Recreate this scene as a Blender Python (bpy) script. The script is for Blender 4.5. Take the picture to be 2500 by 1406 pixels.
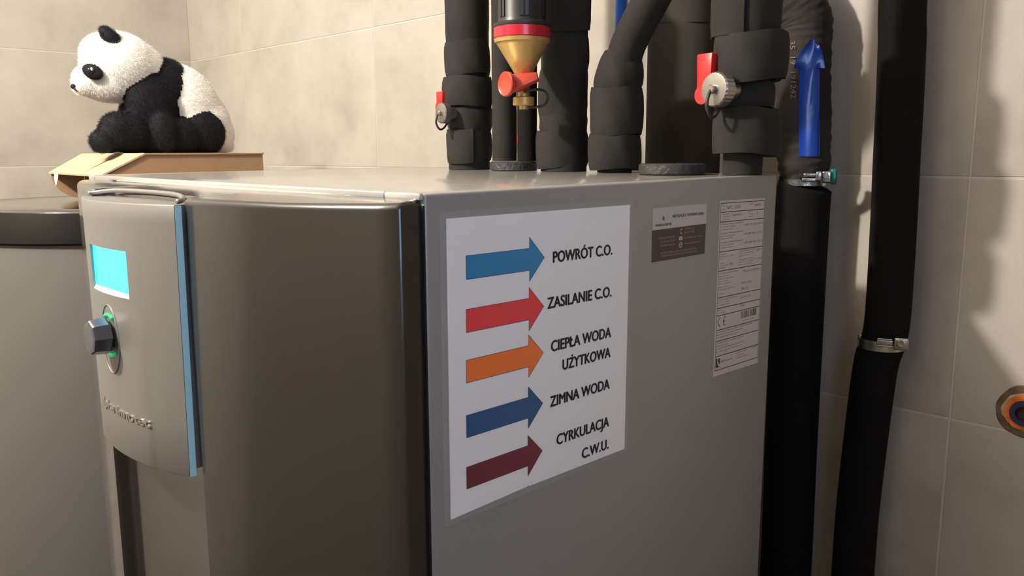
import bpy, bmesh, math, random
import numpy as np
from mathutils import Vector, Matrix

for o in list(bpy.data.objects):
    bpy.data.objects.remove(o)
SC = bpy.context.scene
COL = SC.collection
random.seed(7)
PI = math.pi

# ------------------------------------------------------------------ camera
FPX = 2013.67
CAM = np.array((0.4481, -0.3558, 0.0268))
YAW, PITCH, ROLL = 0.7947, 0.1625, -0.0038
def basis():
    fwd = np.array((-math.sin(YAW)*math.cos(PITCH), math.cos(YAW)*math.cos(PITCH), -math.sin(PITCH)))
    rt = np.array((math.cos(YAW), math.sin(YAW), 0.0)); up = np.cross(rt, fwd)
    c, s = math.cos(ROLL), math.sin(ROLL)
    return c*rt + s*up, -s*rt + c*up, fwd
RT, UP, FW = basis()
cam_d = bpy.data.cameras.new('camera'); cam = bpy.data.objects.new('camera', cam_d); COL.objects.link(cam)
cam_d.sensor_width = 36.0; cam_d.lens = 36.0*FPX/2500.0; cam_d.clip_start = 0.01
m = Matrix.Identity(4)
for i in range(3):
    m[i][0], m[i][1], m[i][2], m[i][3] = RT[i], UP[i], -FW[i], CAM[i]
cam.matrix_world = m
SC.camera = cam
def ray(px, py): return FW + (px-1250)/FPX*RT - (py-703)/FPX*UP
def at(px, py, Y):                       # photo pixel -> point on the vertical plane y = Y
    d = ray(px, py); return Vector(CAM + (Y-CAM[1])/d[1]*d)
def atx(px, py, X):                      # photo pixel -> point on the vertical plane x = X
    d = ray(px, py); return Vector(CAM + (X-CAM[0])/d[0]*d)
def mpp(P): return float((np.array(P)-CAM) @ FW)/FPX      # metres per photo pixel at P

# ------------------------------------------------------------------ world, light, exposure
w = bpy.data.worlds.new('world'); SC.world = w; w.use_nodes = True
w.node_tree.nodes['Background'].inputs[0].default_value = (0.35, 0.5, 0.8, 1)
w.node_tree.nodes['Background'].inputs[1].default_value = 0.3
SC.view_settings.view_transform = 'Standard'; SC.view_settings.look = 'None'
SC.view_settings.exposure = 0.0; SC.view_settings.gamma = 1.0; SC.view_settings.use_curve_mapping = False
LAMP_POS = (-0.765, -1.00, 0.955); LAMP_W = 172.0  # assumed lamp, position worked out from the shadows
WALL_Y, LEFT_X, RIGHT_X, FRONT_Y, FLOOR_Z, CEIL_Z = 0.73, -2.009, 0.95, -2.10, -1.40, 1.20
# cool area light added for the bluish tint, at an assumed right-hand window
ASSUMED_WIN = (-0.66, -0.14, -0.05, 0.60)        # y0, y1, z0, z1
la = bpy.data.lights.new('assumed_window_light', 'AREA'); la.shape = 'RECTANGLE'
la.size = ASSUMED_WIN[1]-ASSUMED_WIN[0]-0.1; la.size_y = ASSUMED_WIN[3]-ASSUMED_WIN[2]-0.1; la.energy = 4.4; la.color = (0.42, 0.62, 1.0)
lo = bpy.data.objects.new('assumed_window_light', la); COL.objects.link(lo)
lo.location = (RIGHT_X+0.04, (ASSUMED_WIN[0]+ASSUMED_WIN[1])/2, (ASSUMED_WIN[2]+ASSUMED_WIN[3])/2); lo.rotation_euler = (0, PI/2, 0)

# ------------------------------------------------------------------ materials
MATS = {}
def mat(name, col, rough=0.5, metal=0.0, var=0.0, scale=20.0, bump=0.0, bscale=60.0, coat=0.0, emit=None, estr=0.0,
        trans=0.0, alpha=1.0, sheen=0.0, spec=0.5, detail=4.0):
    if name in MATS: return MATS[name]
    mt = bpy.data.materials.new(name); mt.use_nodes = True; MATS[name] = mt
    nt = mt.node_tree; b = nt.nodes['Principled BSDF']
    b.inputs['Base Color'].default_value = (*col, 1); b.inputs['Roughness'].default_value = rough
    b.inputs['Metallic'].default_value = metal; b.inputs['Coat Weight'].default_value = coat
    b.inputs['Specular IOR Level'].default_value = spec
    if coat: b.inputs['Coat Roughness'].default_value = 0.12
    if trans: b.inputs['Transmission Weight'].default_value = trans
    if alpha < 1: b.inputs['Alpha'].default_value = alpha
    if sheen: b.inputs['Sheen Weight'].default_value = sheen
    if emit:
        b.inputs['Emission Color'].default_value = (*emit, 1); b.inputs['Emission Strength'].default_value = estr
    tc = nt.nodes.new('ShaderNodeTexCoord')
    if var:
        n = nt.nodes.new('ShaderNodeTexNoise'); n.inputs['Scale'].default_value = scale; n.inputs['Detail'].default_value = detail
        r = nt.nodes.new('ShaderNodeValToRGB')
        r.color_ramp.elements[0].position = 0.3; r.color_ramp.elements[1].position = 0.7
        r.color_ramp.elements[0].color = (*[c*(1-var) for c in col], 1); r.color_ramp.elements[1].color = (*[min(1, c*(1+var)) for c in col], 1)
        nt.links.new(tc.outputs['Object'], n.inputs['Vector']); nt.links.new(n.outputs['Fac'], r.inputs['Fac'])
        nt.links.new(r.outputs['Color'], b.inputs['Base Color'])
    if bump:
        n2 = nt.nodes.new('ShaderNodeTexNoise'); n2.inputs['Scale'].default_value = bscale; n2.inputs['Detail'].default_value = 5
        bp = nt.nodes.new('ShaderNodeBump'); bp.inputs['Strength'].default_value = bump; bp.inputs['Distance'].default_value = 0.002
        nt.links.new(tc.outputs['Object'], n2.inputs['Vector']); nt.links.new(n2.outputs['Fac'], bp.inputs['Height'])
        nt.links.new(bp.outputs['Normal'], b.inputs['Normal'])
    return mt

def tile_material():
    mt = bpy.data.materials.new('concrete_tile'); mt.use_nodes = True; MATS['tile'] = mt
    nt = mt.node_tree; b = nt.nodes['Principled BSDF']; N = nt.nodes.new; L = nt.links.new
    tc = N('ShaderNodeTexCoord'); oi = N('ShaderNodeObjectInfo')
    ad = N('ShaderNodeVectorMath'); ad.operation = 'MULTIPLY_ADD'
    cb = N('ShaderNodeCombineXYZ')
    for k in range(3): L(oi.outputs['Random'], cb.inputs[k])
    ad.inputs[1].default_value = (37, 53, 71)
    L(cb.outputs[0], ad.inputs[0]); L(tc.outputs['Object'], ad.inputs[2])
    n1 = N('ShaderNodeTexNoise'); n1.inputs['Scale'].default_value = 5.0; n1.inputs['Detail'].default_value = 6; n1.inputs['Roughness'].default_value = 0.6
    n2 = N('ShaderNodeTexNoise'); n2.inputs['Scale'].default_value = 14.0; n2.inputs['Detail'].default_value = 5
    L(ad.outputs[0], n1.inputs['Vector']); L(ad.outputs[0], n2.inputs['Vector'])
    mx = N('ShaderNodeMath'); mx.operation = 'MULTIPLY_ADD'; mx.inputs[1].default_value = 0.35
    L(n2.outputs['Fac'], mx.inputs[0]); L(n1.outputs['Fac'], mx.inputs[2])
    r = N('ShaderNodeValToRGB'); e = r.color_ramp.elements
    e[0].position = 0.42; e[0].color = (0.345, 0.315, 0.275, 1)
    e[1].position = 0.9; e[1].color = (0.50, 0.462, 0.41, 1)
    x = e.new(0.62); x.color = (0.43, 0.396, 0.35, 1)
    L(mx.outputs[0], r.inputs['Fac']); L(r.outputs['Color'], b.inputs['Base Color'])
    b.inputs['Roughness'].default_value = 0.55; b.inputs['Specular IOR Level'].default_value = 0.35
    return mt
M_TILE = tile_material()
M_GROUT = mat('grout', (0.54, 0.50, 0.44), 0.9)
M_PAINT = mat('wall_paint', (0.145, 0.115, 0.083), 0.8, var=0.05, scale=6)
M_CEIL = mat('ceiling_paint', (0.85, 0.80, 0.72), 0.9)
M_FLOOR = mat('floor_tile', (0.04, 0.036, 0.032), 0.5, var=0.15, scale=8)
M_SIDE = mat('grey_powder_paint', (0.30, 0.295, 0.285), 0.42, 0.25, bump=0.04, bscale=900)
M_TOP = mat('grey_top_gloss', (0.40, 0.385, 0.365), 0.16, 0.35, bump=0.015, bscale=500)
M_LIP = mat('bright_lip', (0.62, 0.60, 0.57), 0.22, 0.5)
M_CASE = mat('dark_metallic_paint', (0.033, 0.031, 0.029), 0.26, 0.40, bump=0.02, bscale=1200, coat=0.9)
M_CTOP = M_CASE
M_SILVER = mat('silver_panel', (0.255, 0.246, 0.233), 0.42, 0.55, bump=0.02, bscale=1500)
M_BLUEDGE = mat('blue_edge', (0.50, 0.88, 1.0), 0.35)  # even pale blue base colour for the control panel's side edges
M_BLACK = mat('black_gap', (0.004, 0.004, 0.004), 0.8)
M_SCREEN = mat('lit_screen', (0.0, 0.2, 0.3), 0.2, emit=(0.06, 0.80, 1.0), estr=1.7)
M_WHITEP = mat('white_plastic', (0.8, 0.8, 0.8), 0.4)
M_KNOB = mat('knob_metal', (0.17, 0.18, 0.225), 0.2, 0.9)
M_GREEN = mat('green_led', (0.0, 0.25, 0.1), 0.3, emit=(0.0, 0.42, 0.13), estr=0.7)
M_CHROME = mat('raised_letter', (0.55, 0.53, 0.50), 0.12, 0.9)
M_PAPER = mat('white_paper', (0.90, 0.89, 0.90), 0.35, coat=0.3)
M_FILM = mat('laminate_film', (0.75, 0.75, 0.75), 0.12, alpha=0.10)
M_INK = mat('black_ink', (0.012, 0.011, 0.010), 0.5)
M_FOAM = mat('foam_rubber', (0.0215, 0.0200, 0.0182), 0.85, spec=0.22, var=0.15, scale=25, bump=0.14, bscale=700)
M_FOAMG = mat('foam_rubber_grey', (0.048, 0.042, 0.036), 0.85, spec=0.25, var=0.12, scale=14, bump=0.08, bscale=500)
M_FOAMB = mat('foam_rubber_black', (0.007, 0.0065, 0.006), 0.85, spec=0.15, var=0.2, scale=20, bump=0.3, bscale=300)
M_CRINK = mat('crinkled_foam', (0.034, 0.029, 0.025), 0.8, spec=0.25, var=0.15, scale=18, bump=1.0, bscale=55)
M_CUT = mat('foam_cut_edge', (0.03, 0.028, 0.026), 0.95, bump=0.8, bscale=500)
M_DISC = mat('granular_foam', (0.028, 0.027, 0.026), 0.5, var=0.3, scale=160, bump=1.0, bscale=170)
M_RED = mat('red_plastic', (0.62, 0.018, 0.020), 0.32)
M_CORAL = mat('coral_plastic', (0.46, 0.050, 0.028), 0.35)
M_CRIMSON = mat('crimson_ring', (0.50, 0.015, 0.035), 0.25, coat=0.3)
M_BRASS = mat('brass', (0.60, 0.41, 0.15), 0.42, 0.6, var=0.08, scale=30, bump=0.08, bscale=120)
M_NICKEL = mat('nickel', (0.32, 0.30, 0.27), 0.34, 0.85, var=0.12, scale=60)
M_ZINC = mat('zinc_steel', (0.52, 0.54, 0.54), 0.25, 0.95, var=0.15, scale=120, bump=0.3, bscale=200)
M_STRAP = mat('black_strap', (0.02, 0.018, 0.016), 0.5)
M_BPLAST = mat('black_plastic', (0.022, 0.022, 0.024), 0.38)
M_TEAL = mat('teal_rubber', (0.0, 0.16, 0.13), 0.4)
M_BLUE = mat('blue_tape', (0.005, 0.055, 0.40), 0.22, coat=0.3, bump=0.35, bscale=40)
M_PRINT = mat('grey_print', (0.15, 0.14, 0.13), 0.7)
M_TANK = mat('silver_foil_jacket', (0.16, 0.155, 0.147), 0.5, 0.25, bump=0.12, bscale=25)
M_LID = mat('black_lid', (0.010, 0.011, 0.012), 0.16, coat=0.9, bump=0.02, bscale=300)
M_CARD = mat('cardboard', (0.42, 0.255, 0.135), 0.8, var=0.06, scale=30)
M_CARDT = mat('cardboard_light', (0.62, 0.44, 0.26), 0.75, var=0.05, scale=25)
M_TAPE = mat('packing_tape', (0.60, 0.45, 0.29), 0.25)
M_FURW = mat('white_plush', (0.86, 0.84, 0.80), 0.95, sheen=0.3)
M_FURB = mat('black_plush', (0.0055, 0.006, 0.009), 0.8, spec=0.3)
M_EYE = mat('glass_eye', (0.02, 0.02, 0.02), 0.05)
M_EYEW = mat('eye_glint', (0.6, 0.6, 0.58), 0.15)
M_GLASS = mat('assumed_window_glass', (0.9, 0.95, 1.0), 0.05, trans=1.0)
M_WHITE = mat('white_enamel', (0.75, 0.74, 0.72), 0.4)
M_BULB = mat('lamp_glass', (0.9, 0.85, 0.75), 0.4, emit=(1.0, 0.80, 0.55), estr=6.0)
M_RUST = mat('raw_cement', (0.13, 0.085, 0.045), 0.95, var=0.35, scale=90, bump=1.0, bscale=150)
M_CREAM = mat('cream_filler', (0.42, 0.35, 0.26), 0.9, var=0.2, scale=80)
M_ORANGE = mat('orange_conduit', (0.70, 0.16, 0.02), 0.45, var=0.35, scale=60)
M_DBLUE = mat('dark_blue_pipe', (0.02, 0.03, 0.075), 0.4)
INKS = {'blue': (0.0, 0.23, 0.50), 'red': (0.88, 0.040, 0.055), 'orange': (0.98, 0.20, 0.028), 'navy': (0.006, 0.085, 0.25), 'maroon': (0.17, 0.009, 0.034)}

# ------------------------------------------------------------------ helpers
def link(name, me, material, parent=None, smooth=False):
    o = bpy.data.objects.new(name, me); COL.objects.link(o)
    if material is not None and not me.materials: me.materials.append(material)
    if smooth: me.polygons.foreach_set('use_smooth', [True]*len(me.polygons))
    if parent is not None: o.parent = parent
    return o
def obj(name, bm, material, parent=None, smooth=False, sharp=None):
    bmesh.ops.recalc_face_normals(bm, faces=bm.faces)
    me = bpy.data.meshes.new(name); bm.to_mesh(me); bm.free()
    o = link(name, me, material, parent, smooth)
    if sharp is not None:
        me.polygons.foreach_set('use_smooth', [True]*len(me.polygons)); me.set_sharp_from_angle(angle=math.radians(sharp))
    return o
def empty(name, loc=(0, 0, 0), parent=None):
    o = bpy.data.objects.new(name, None); o.empty_display_size = 0.02; COL.objects.link(o)
    o.location = loc
    if parent is not None: o.parent = parent
    return o
def tag(o, label=None, cat=None, group=None, kind=None):
    if label: o['label'] = label
    if cat: o['category'] = cat
    if group: o['group'] = group
    if kind: o['kind'] = kind
    return o
def thing(name, label, cat, group=None): return tag(empty(name), label, cat, group)
def rebase(root, loc):                   # put a root empty at the thing's base without moving its parts
    d = Vector(loc)
    root.location = d
    for c in root.children: c.location = Vector(c.location) - d
    return root
def box(bm, x0, x1, y0, y1, z0, z1):
    vs = [bm.verts.new(p) for p in ((x0, y0, z0), (x1, y0, z0), (x1, y1, z0), (x0, y1, z0), (x0, y0, z1), (x1, y0, z1), (x1, y1, z1), (x0, y1, z1))]
    for f in ((3, 2, 1, 0), (4, 5, 6, 7), (0, 1, 5, 4), (1, 2, 6, 5), (2, 3, 7, 6), (3, 0, 4, 7)): bm.faces.new([vs[i] for i in f])
    return vs
def bbox(x0, x1, y0, y1, z0, z1, bev=0.002, seg=3):
    bm = bmesh.new(); box(bm, x0, x1, y0, y1, z0, z1)
    if bev: bmesh.ops.bevel(bm, geom=list(bm.edges), offset=bev, segments=seg, affect='EDGES', profile=0.5)
    return bm
def frame_of(d):
    d = Vector(d).normalized(); a = Vector((0, 0, 1)) if abs(d.z) < 0.9 else Vector((1, 0, 0))
    u = d.cross(a).normalized(); return u, d.cross(u).normalized()
def cyl(bm, p0, p1, r0, r1=None, n=32, caps=True):
    r1 = r0 if r1 is None else r1; p0 = Vector(p0); p1 = Vector(p1); u, v = frame_of(p1-p0)
    a = [bm.verts.new(p0 + r0*(math.cos(2*PI*i/n)*u + math.sin(2*PI*i/n)*v)) for i in range(n)]
    b = [bm.verts.new(p1 + r1*(math.cos(2*PI*i/n)*u + math.sin(2*PI*i/n)*v)) for i in range(n)]
    for i in range(n): bm.faces.new((a[i], a[(i+1) % n], b[(i+1) % n], b[i]))
    if caps: bm.faces.new(a[::-1]); bm.faces.new(b)
def lathe(bm, prof, axis0, axis1, n=40, knurl=0.0):        # prof: (t along axis in metres, radius)
    a0 = Vector(axis0); d = (Vector(axis1)-a0).normalized(); u, v = frame_of(d); rings = []
    for t, r in prof:
        rings.append([bm.verts.new(a0 + d*t + (r+(knurl if (i % 2 and r > 0.004) else 0))*(math.cos(2*PI*i/n)*u + math.sin(2*PI*i/n)*v)) for i in range(n)])
    for A, B in zip(rings, rings[1:]):
        for i in range(n): bm.faces.new((A[i], A[(i+1) % n], B[(i+1) % n], B[i]))
    bm.faces.new(rings[0][::-1]); bm.faces.new(rings[-1])
def catmull(pts, k=8):
    P = [Vector(p) for p in pts]; P = [2*P[0]-P[1]] + P + [2*P[-1]-P[-2]]; out = []
    for i in range(1, len(P)-2):
        for j in range(k):
            t = j/k; a, b, c, d = P[i-1], P[i], P[i+1], P[i+2]
            out.append(0.5*((2*b) + (c-a)*t + (2*a-5*b+4*c-d)*t*t + (3*b-a-3*c+d)*t**3))
    out.append(P[-2]); return out
def sweep(bm, path, rad, n=32, caps=True, noise=0.0):
    fr = rad if callable(rad) else (lambda t: rad)
    P = [Vector(p) for p in path]; u = None; rings = []; N = len(P)
    for i, p in enumerate(P):
        d = (P[min(i+1, N-1)]-P[max(i-1, 0)]).normalized()
        if u is None: u, _ = frame_of(d)
        u = (u - d*u.dot(d)).normalized(); v = d.cross(u); r = fr(i/(N-1))
        rings.append([bm.verts.new(p + (r + (noise*(math.sin(5*j*2*PI/n + i*0.9)+math.sin(3*j*2*PI/n-i*1.7)+math.sin(i*2.1)) if noise else 0))*(math.cos(2*PI*j/n)*u + math.sin(2*PI*j/n)*v)) for j in range(n)])
    for A, B in zip(rings, rings[1:]):
        for i in range(n): bm.faces.new((A[i], A[(i+1) % n], B[(i+1) % n], B[i]))
    if caps: bm.faces.new(rings[0][::-1]); bm.faces.new(rings[-1])
def wrap(name, parent, cx, cy, z0, z1, r, material, seam=0.0, lip=0.004, th=0.004, wob=0.0015, tilt=0.0, slant=0.0, flare=0.0, top=None, n=56, ph=0.0, bow=0.0):
    """a strip of foam wrapped once round a pipe: its free end overlaps in a small step at the seam"""
    bm = bmesh.new(); O = []; I = []; K = 7
    tx, ty = (top[0]-cx, top[1]-cy) if top else (0, 0)
    for i in range(n+1):
        a = seam + 2*PI*i/n*1.04; f = i/n; rr = r + lip*f
        b0 = z0 + wob*math.sin(2*a+ph) + tilt*math.cos(a-0.6) + slant*f; b1 = z1 + wob*math.sin(3*a+ph+1) + tilt*math.cos(a+0.4)
        oc = []
        for k in range(K):
            t = k/(K-1); rk = rr + flare*(1-t) - (0.0012 if k in (0, K-1) else 0) + bow*math.sin(PI*t) + 0.0006*math.sin(7*a+4*t+ph)
            oc.append(bm.verts.new((cx+tx*t+rk*math.cos(a), cy+ty*t+rk*math.sin(a), b0+(b1-b0)*t)))
        ri = r - th
        I.append((bm.verts.new((cx+ri*math.cos(a), cy+ri*math.sin(a), b0)), bm.verts.new((cx+tx+ri*math.cos(a), cy+ty+ri*math.sin(a), b1)))); O.append(oc)
    for i in range(n):
        for k in range(K-1): bm.faces.new((O[i][k], O[i+1][k], O[i+1][k+1], O[i][k+1]))
        bm.faces.new((O[i][K-1], O[i+1][K-1], I[i+1][1], I[i][1])); bm.faces.new((O[i+1][0], O[i][0], I[i][0], I[i+1][0]))
        bm.faces.new((I[i][0], I[i][1], I[i+1][1], I[i+1][0]))
    bm.faces.new([I[0][0]]+O[0]+[I[0][1]]); bm.faces.new([I[n][1]]+O[n][::-1]+[I[n][0]])
    return obj(name, bm, material, parent, sharp=40)
def ellipsoid(bm, c, r, rot=None, seg=24, rings=14):
    mtx = Matrix.Translation(c) @ (rot.to_4x4() if rot else Matrix.Identity(4)) @ Matrix.Diagonal((*r, 1))
    bmesh.ops.create_uvsphere(bm, u_segments=seg, v_segments=rings, radius=1.0, matrix=mtx)
def torus_path(c, u, v, r, n=24, a0=0, a1=2*PI): return [Vector(c)+r*(math.cos(a0+(a1-a0)*i/n)*Vector(u)+math.sin(a0+(a1-a0)*i/n)*Vector(v)) for i in range(n+1)]

def text_polys(s, off=0.0, res=2):
    """flat mesh of a line of text, normalised so that its box is x 0..w, y from baseline; returns verts, faces, bounds"""
    cu = bpy.data.curves.new('t', 'FONT'); cu.body = s; cu.size = 1.0; cu.offset = off; cu.resolution_u = res
    o = bpy.data.objects.new('t', cu); COL.objects.link(o)
    dg = bpy.context.evaluated_depsgraph_get()
    me = bpy.data.meshes.new_from_object(o.evaluated_get(dg))
    V = [v.co.copy() for v in me.vertices]; F = [tuple(p.vertices) for p in me.polygons]
    bpy.data.objects.remove(o); bpy.data.curves.remove(cu); bpy.data.meshes.remove(me)
    return V, F
CAPH = max(v.y for v in text_polys('H')[0])
def text_mesh(lines, fn, off=0.0, bold=0.0):
    """lines: (string, u0, u1, baseline, cap height); fn(u, v) -> 3D point. One mesh of flat print."""
    VV = []; FF = []
    for s, u0, u1, base, cap in lines:
        V, F = text_polys(s, off, 6 if cap > 5 else 2)
        x0 = min(v.x for v in V); x1 = max(v.x for v in V); k = len(VV)
        for c_, (du, dv) in enumerate(((-bold, 0), (bold, 0), (0, bold*0.6), (0, -bold*0.6), (0, 0)) if bold else ((0, 0),)):
            k = len(VV)
            for v in V:
                p = Vector(fn(u0+bold+(v.x-x0)/(x1-x0)*(u1-u0-2*bold)+du, base+v.y/CAPH*cap+dv))
                if c_: p.x += 0.00003*c_          # heavier strokes: the copies lie a hair apart
                VV.append(p)
            FF += [tuple(i+k for i in f) for f in F]
    me = bpy.data.meshes.new('lettering'); me.from_pydata(VV, [], FF); me.update(); return me
def slab(poly, fn, d0, d1):               # flat polygon (u, v) extruded from depth d0 to d1; fn(u, v, d) -> point
    bm = bmesh.new(); a = [bm.verts.new(fn(u, v, d0)) for u, v in poly]; b = [bm.verts.new(fn(u, v, d1)) for u, v in poly]
    n = len(poly); bm.faces.new(a[::-1]); bm.faces.new(b)
    for i in range(n): bm.faces.new((a[i], a[(i+1) % n], b[(i+1) % n], b[i]))
    return bm

# ------------------------------------------------------------------ the room
def struct(name, bm, material, **k):
    o = obj(name, bm, material); o['kind'] = 'structure'; return o
bm = bmesh.new(); box(bm, LEFT_X-0.15, RIGHT_X+0.15, FRONT_Y-0.15, WALL_Y+0.15, FLOOR_Z-0.1, FLOOR_Z); struct('floor', bm, M_FLOOR)
bm = bmesh.new(); box(bm, LEFT_X-0.15, RIGHT_X+0.15, FRONT_Y-0.15, WALL_Y+0.15, CEIL_Z, CEIL_Z+0.1); struct('ceiling', bm, M_CEIL)
bm = bmesh.new(); box(bm, LEFT_X-0.15, RIGHT_X+0.15, WALL_Y+0.0007, WALL_Y+0.15, FLOOR_Z, CEIL_Z); wall_back = struct('wall_back', bm, M_GROUT)
bm = bmesh.new(); box(bm, LEFT_X-0.15, LEFT_X-0.0007, FRONT_Y, WALL_Y+0.0007, FLOOR_Z, CEIL_Z); wall_left = struct('wall_left', bm, M_GROUT)
bm = bmesh.new(); box(bm, LEFT_X-0.15, RIGHT_X+0.15, FRONT_Y-0.15, FRONT_Y, FLOOR_Z, CEIL_Z); struct('wall_front', bm, M_PAINT)
bm = bmesh.new()
y0, y1, z0, z1 = ASSUMED_WIN  # opening for the assumed window
for a in ((FRONT_Y, y0, FLOOR_Z, CEIL_Z), (y1, WALL_Y+0.0007, FLOOR_Z, CEIL_Z), (y0, y1, FLOOR_Z, z0), (y0, y1, z1, CEIL_Z)):
    box(bm, RIGHT_X, RIGHT_X+0.15, *a)
struct('wall_right', bm, M_PAINT)
assumed_win = empty('assumed_window_1'); assumed_win['kind'] = 'structure'  # assumed window, out of view, added to go with the cool light
bm = bmesh.new()
for a in ((y0, y0+0.05, z0, z1), (y1-0.05, y1, z0, z1), (y0+0.05, y1-0.05, z0, z0+0.05), (y0+0.05, y1-0.05, z1-0.05, z1)):
    box(bm, RIGHT_X+0.06, RIGHT_X+0.11, *a)
obj('assumed_window_frame', bm, M_WHITE, assumed_win)
bm = bmesh.new(); box(bm, RIGHT_X+0.08, RIGHT_X+0.086, y0+0.05, y1-0.05, z0+0.05, z1-0.05); obj('assumed_pane', bm, M_GLASS, assumed_win)

TW, TH, GAP = 0.6033, 0.2995, 0.0025
def tile_mesh(wd, ht, ch=0.0004, th=0.0010):       # centred plate, front towards -Y
    a, b = wd/2, ht/2; V = []
    for ins, y in ((ch, 0), (0, ch), (0, th)):
        V += [(-a+ins, y, -b+ins), (a-ins, y, -b+ins), (a-ins, y, b-ins), (-a+ins, y, b-ins)]
    F = [(0, 1, 2, 3)]
    for k in (0, 4): F += [(k+i, k+4+i, k+4+(i+1) % 4, k+(i+1) % 4) for i in range(4)]
    me = bpy.data.meshes.new('tile'); me.from_pydata(V, [], F); me.materials.append(M_TILE); me.update(); return me
TM = {}
def put_tiles(wall, a0, a1, start, left):
    k0 = math.floor((a0-start)/TW)
    zlist = []; z = -0.0043
    while z > FLOOR_Z: z -= TH
    while z < CEIL_Z: zlist.append((max(z, FLOOR_Z), min(z+TH, CEIL_Z))); z += TH
    k = k0
    while start+k*TW < a1-0.01:
        u0 = max(a0, start+k*TW); u1 = min(a1, start+(k+1)*TW)
        for zz0, zz1 in zlist:
            key = (round(u1-u0, 3), round(zz1-zz0, 3))
            if key[0] < 0.02 or key[1] < 0.02: continue
            if key not in TM: TM[key] = tile_mesh(key[0]-GAP, key[1]-GAP)
            o = bpy.data.objects.new('tile', TM[key]); COL.objects.link(o); o.parent = wall
            j = random.uniform(-0.0002, 0.0002)
            if left: o.location = (LEFT_X+j, (u0+u1)/2, (zz0+zz1)/2); o.rotation_euler = (0, 0, PI/2)
            else: o.location = ((u0+u1)/2, WALL_Y+j, (zz0+zz1)/2)
        k += 1
put_tiles(wall_back, LEFT_X, RIGHT_X, 0.1232, False)
put_tiles(wall_left, FRONT_Y, WALL_Y, 0.168, True)

# assumed ceiling lamp, unseen behind the camera, placed from the cast shadows
lamp = thing('assumed_ceiling_lamp', 'assumed white round lamp under the ceiling behind the viewer', 'lamp')
bm = bmesh.new(); lathe(bm, [(0, 0.05), (0.004, 0.055), (0.03, 0.055), (0.034, 0.03)], (LAMP_POS[0], LAMP_POS[1], CEIL_Z), (LAMP_POS[0], LAMP_POS[1], 0)); obj('base', bm, M_WHITE, lamp, sharp=40)
bm = bmesh.new(); cyl(bm, (LAMP_POS[0], LAMP_POS[1], CEIL_Z-0.03), (LAMP_POS[0], LAMP_POS[1], LAMP_POS[2]+0.05), 0.012); obj('stem', bm, M_WHITE, lamp, smooth=True)
bm = bmesh.new(); cyl(bm, (LAMP_POS[0], LAMP_POS[1], LAMP_POS[2]+0.05), (LAMP_POS[0], LAMP_POS[1], LAMP_POS[2]+0.085), 0.024, 0.02); obj('socket', bm, M_WHITE, lamp, sharp=40)
pl = bpy.data.lights.new('assumed_bulb_light', 'POINT'); pl.energy = LAMP_W; pl.color = (1.0, 0.935, 0.83); pl.shadow_soft_size = 0.045
po = bpy.data.objects.new('assumed_bulb_light', pl); COL.objects.link(po); po.location = LAMP_POS; po.parent = lamp
rebase(lamp, (LAMP_POS[0], LAMP_POS[1], CEIL_Z))

# ------------------------------------------------------------------ heat pump cabinet
W, WL, D, CB = 0.680, 0.598, 0.4935, -1.36
def ztop(x, y): return -0.0010 + 0.0060*y + 0.0030*(-x)
hp = thing('heat_pump', 'grey metal heat pump cabinet with a bowed dark front and lit control panel', 'heat pump')
def warp_top(bm, h=0.02):                      # the cover is very slightly out of level
    for v in bm.verts:
        if v.co.z > -h: v.co.z += ztop(v.co.x, v.co.y)
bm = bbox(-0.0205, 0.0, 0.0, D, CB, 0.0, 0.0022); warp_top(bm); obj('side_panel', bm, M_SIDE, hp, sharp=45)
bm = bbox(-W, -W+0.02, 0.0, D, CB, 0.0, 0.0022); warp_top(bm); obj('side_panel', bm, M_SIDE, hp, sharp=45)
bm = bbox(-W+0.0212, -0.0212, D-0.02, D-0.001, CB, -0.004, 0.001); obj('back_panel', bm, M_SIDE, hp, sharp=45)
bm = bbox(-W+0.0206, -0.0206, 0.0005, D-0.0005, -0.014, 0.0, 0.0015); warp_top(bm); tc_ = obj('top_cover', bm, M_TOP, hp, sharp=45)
bm = bmesh.new(); box(bm, -W+0.03, -0.03, 0.004, D-0.03, CB, CB+0.02); obj('base_plate', bm, M_BLACK, hp)
# folded front lip of the cover: a long strip and a short corner strip, over a second, lower fold
def lip(x0, x1, yb, yf, za, zb, bev):
    b = bbox(x0, x1, yf, yb, zb, za, bev, 2)
    for v in b.verts: v.co.z += ztop(v.co.x, 0)
    return b
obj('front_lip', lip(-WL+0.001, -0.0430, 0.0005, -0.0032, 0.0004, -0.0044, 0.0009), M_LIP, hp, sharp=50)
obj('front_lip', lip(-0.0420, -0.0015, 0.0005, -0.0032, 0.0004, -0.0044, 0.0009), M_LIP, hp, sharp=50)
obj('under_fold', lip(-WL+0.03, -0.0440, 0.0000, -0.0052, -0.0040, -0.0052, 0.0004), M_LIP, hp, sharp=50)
obj('under_fold', lip(-0.0425, -0.0060, 0.0000, -0.0052, -0.0040, -0.0052, 0.0004), M_LIP, hp, sharp=50)

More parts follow.
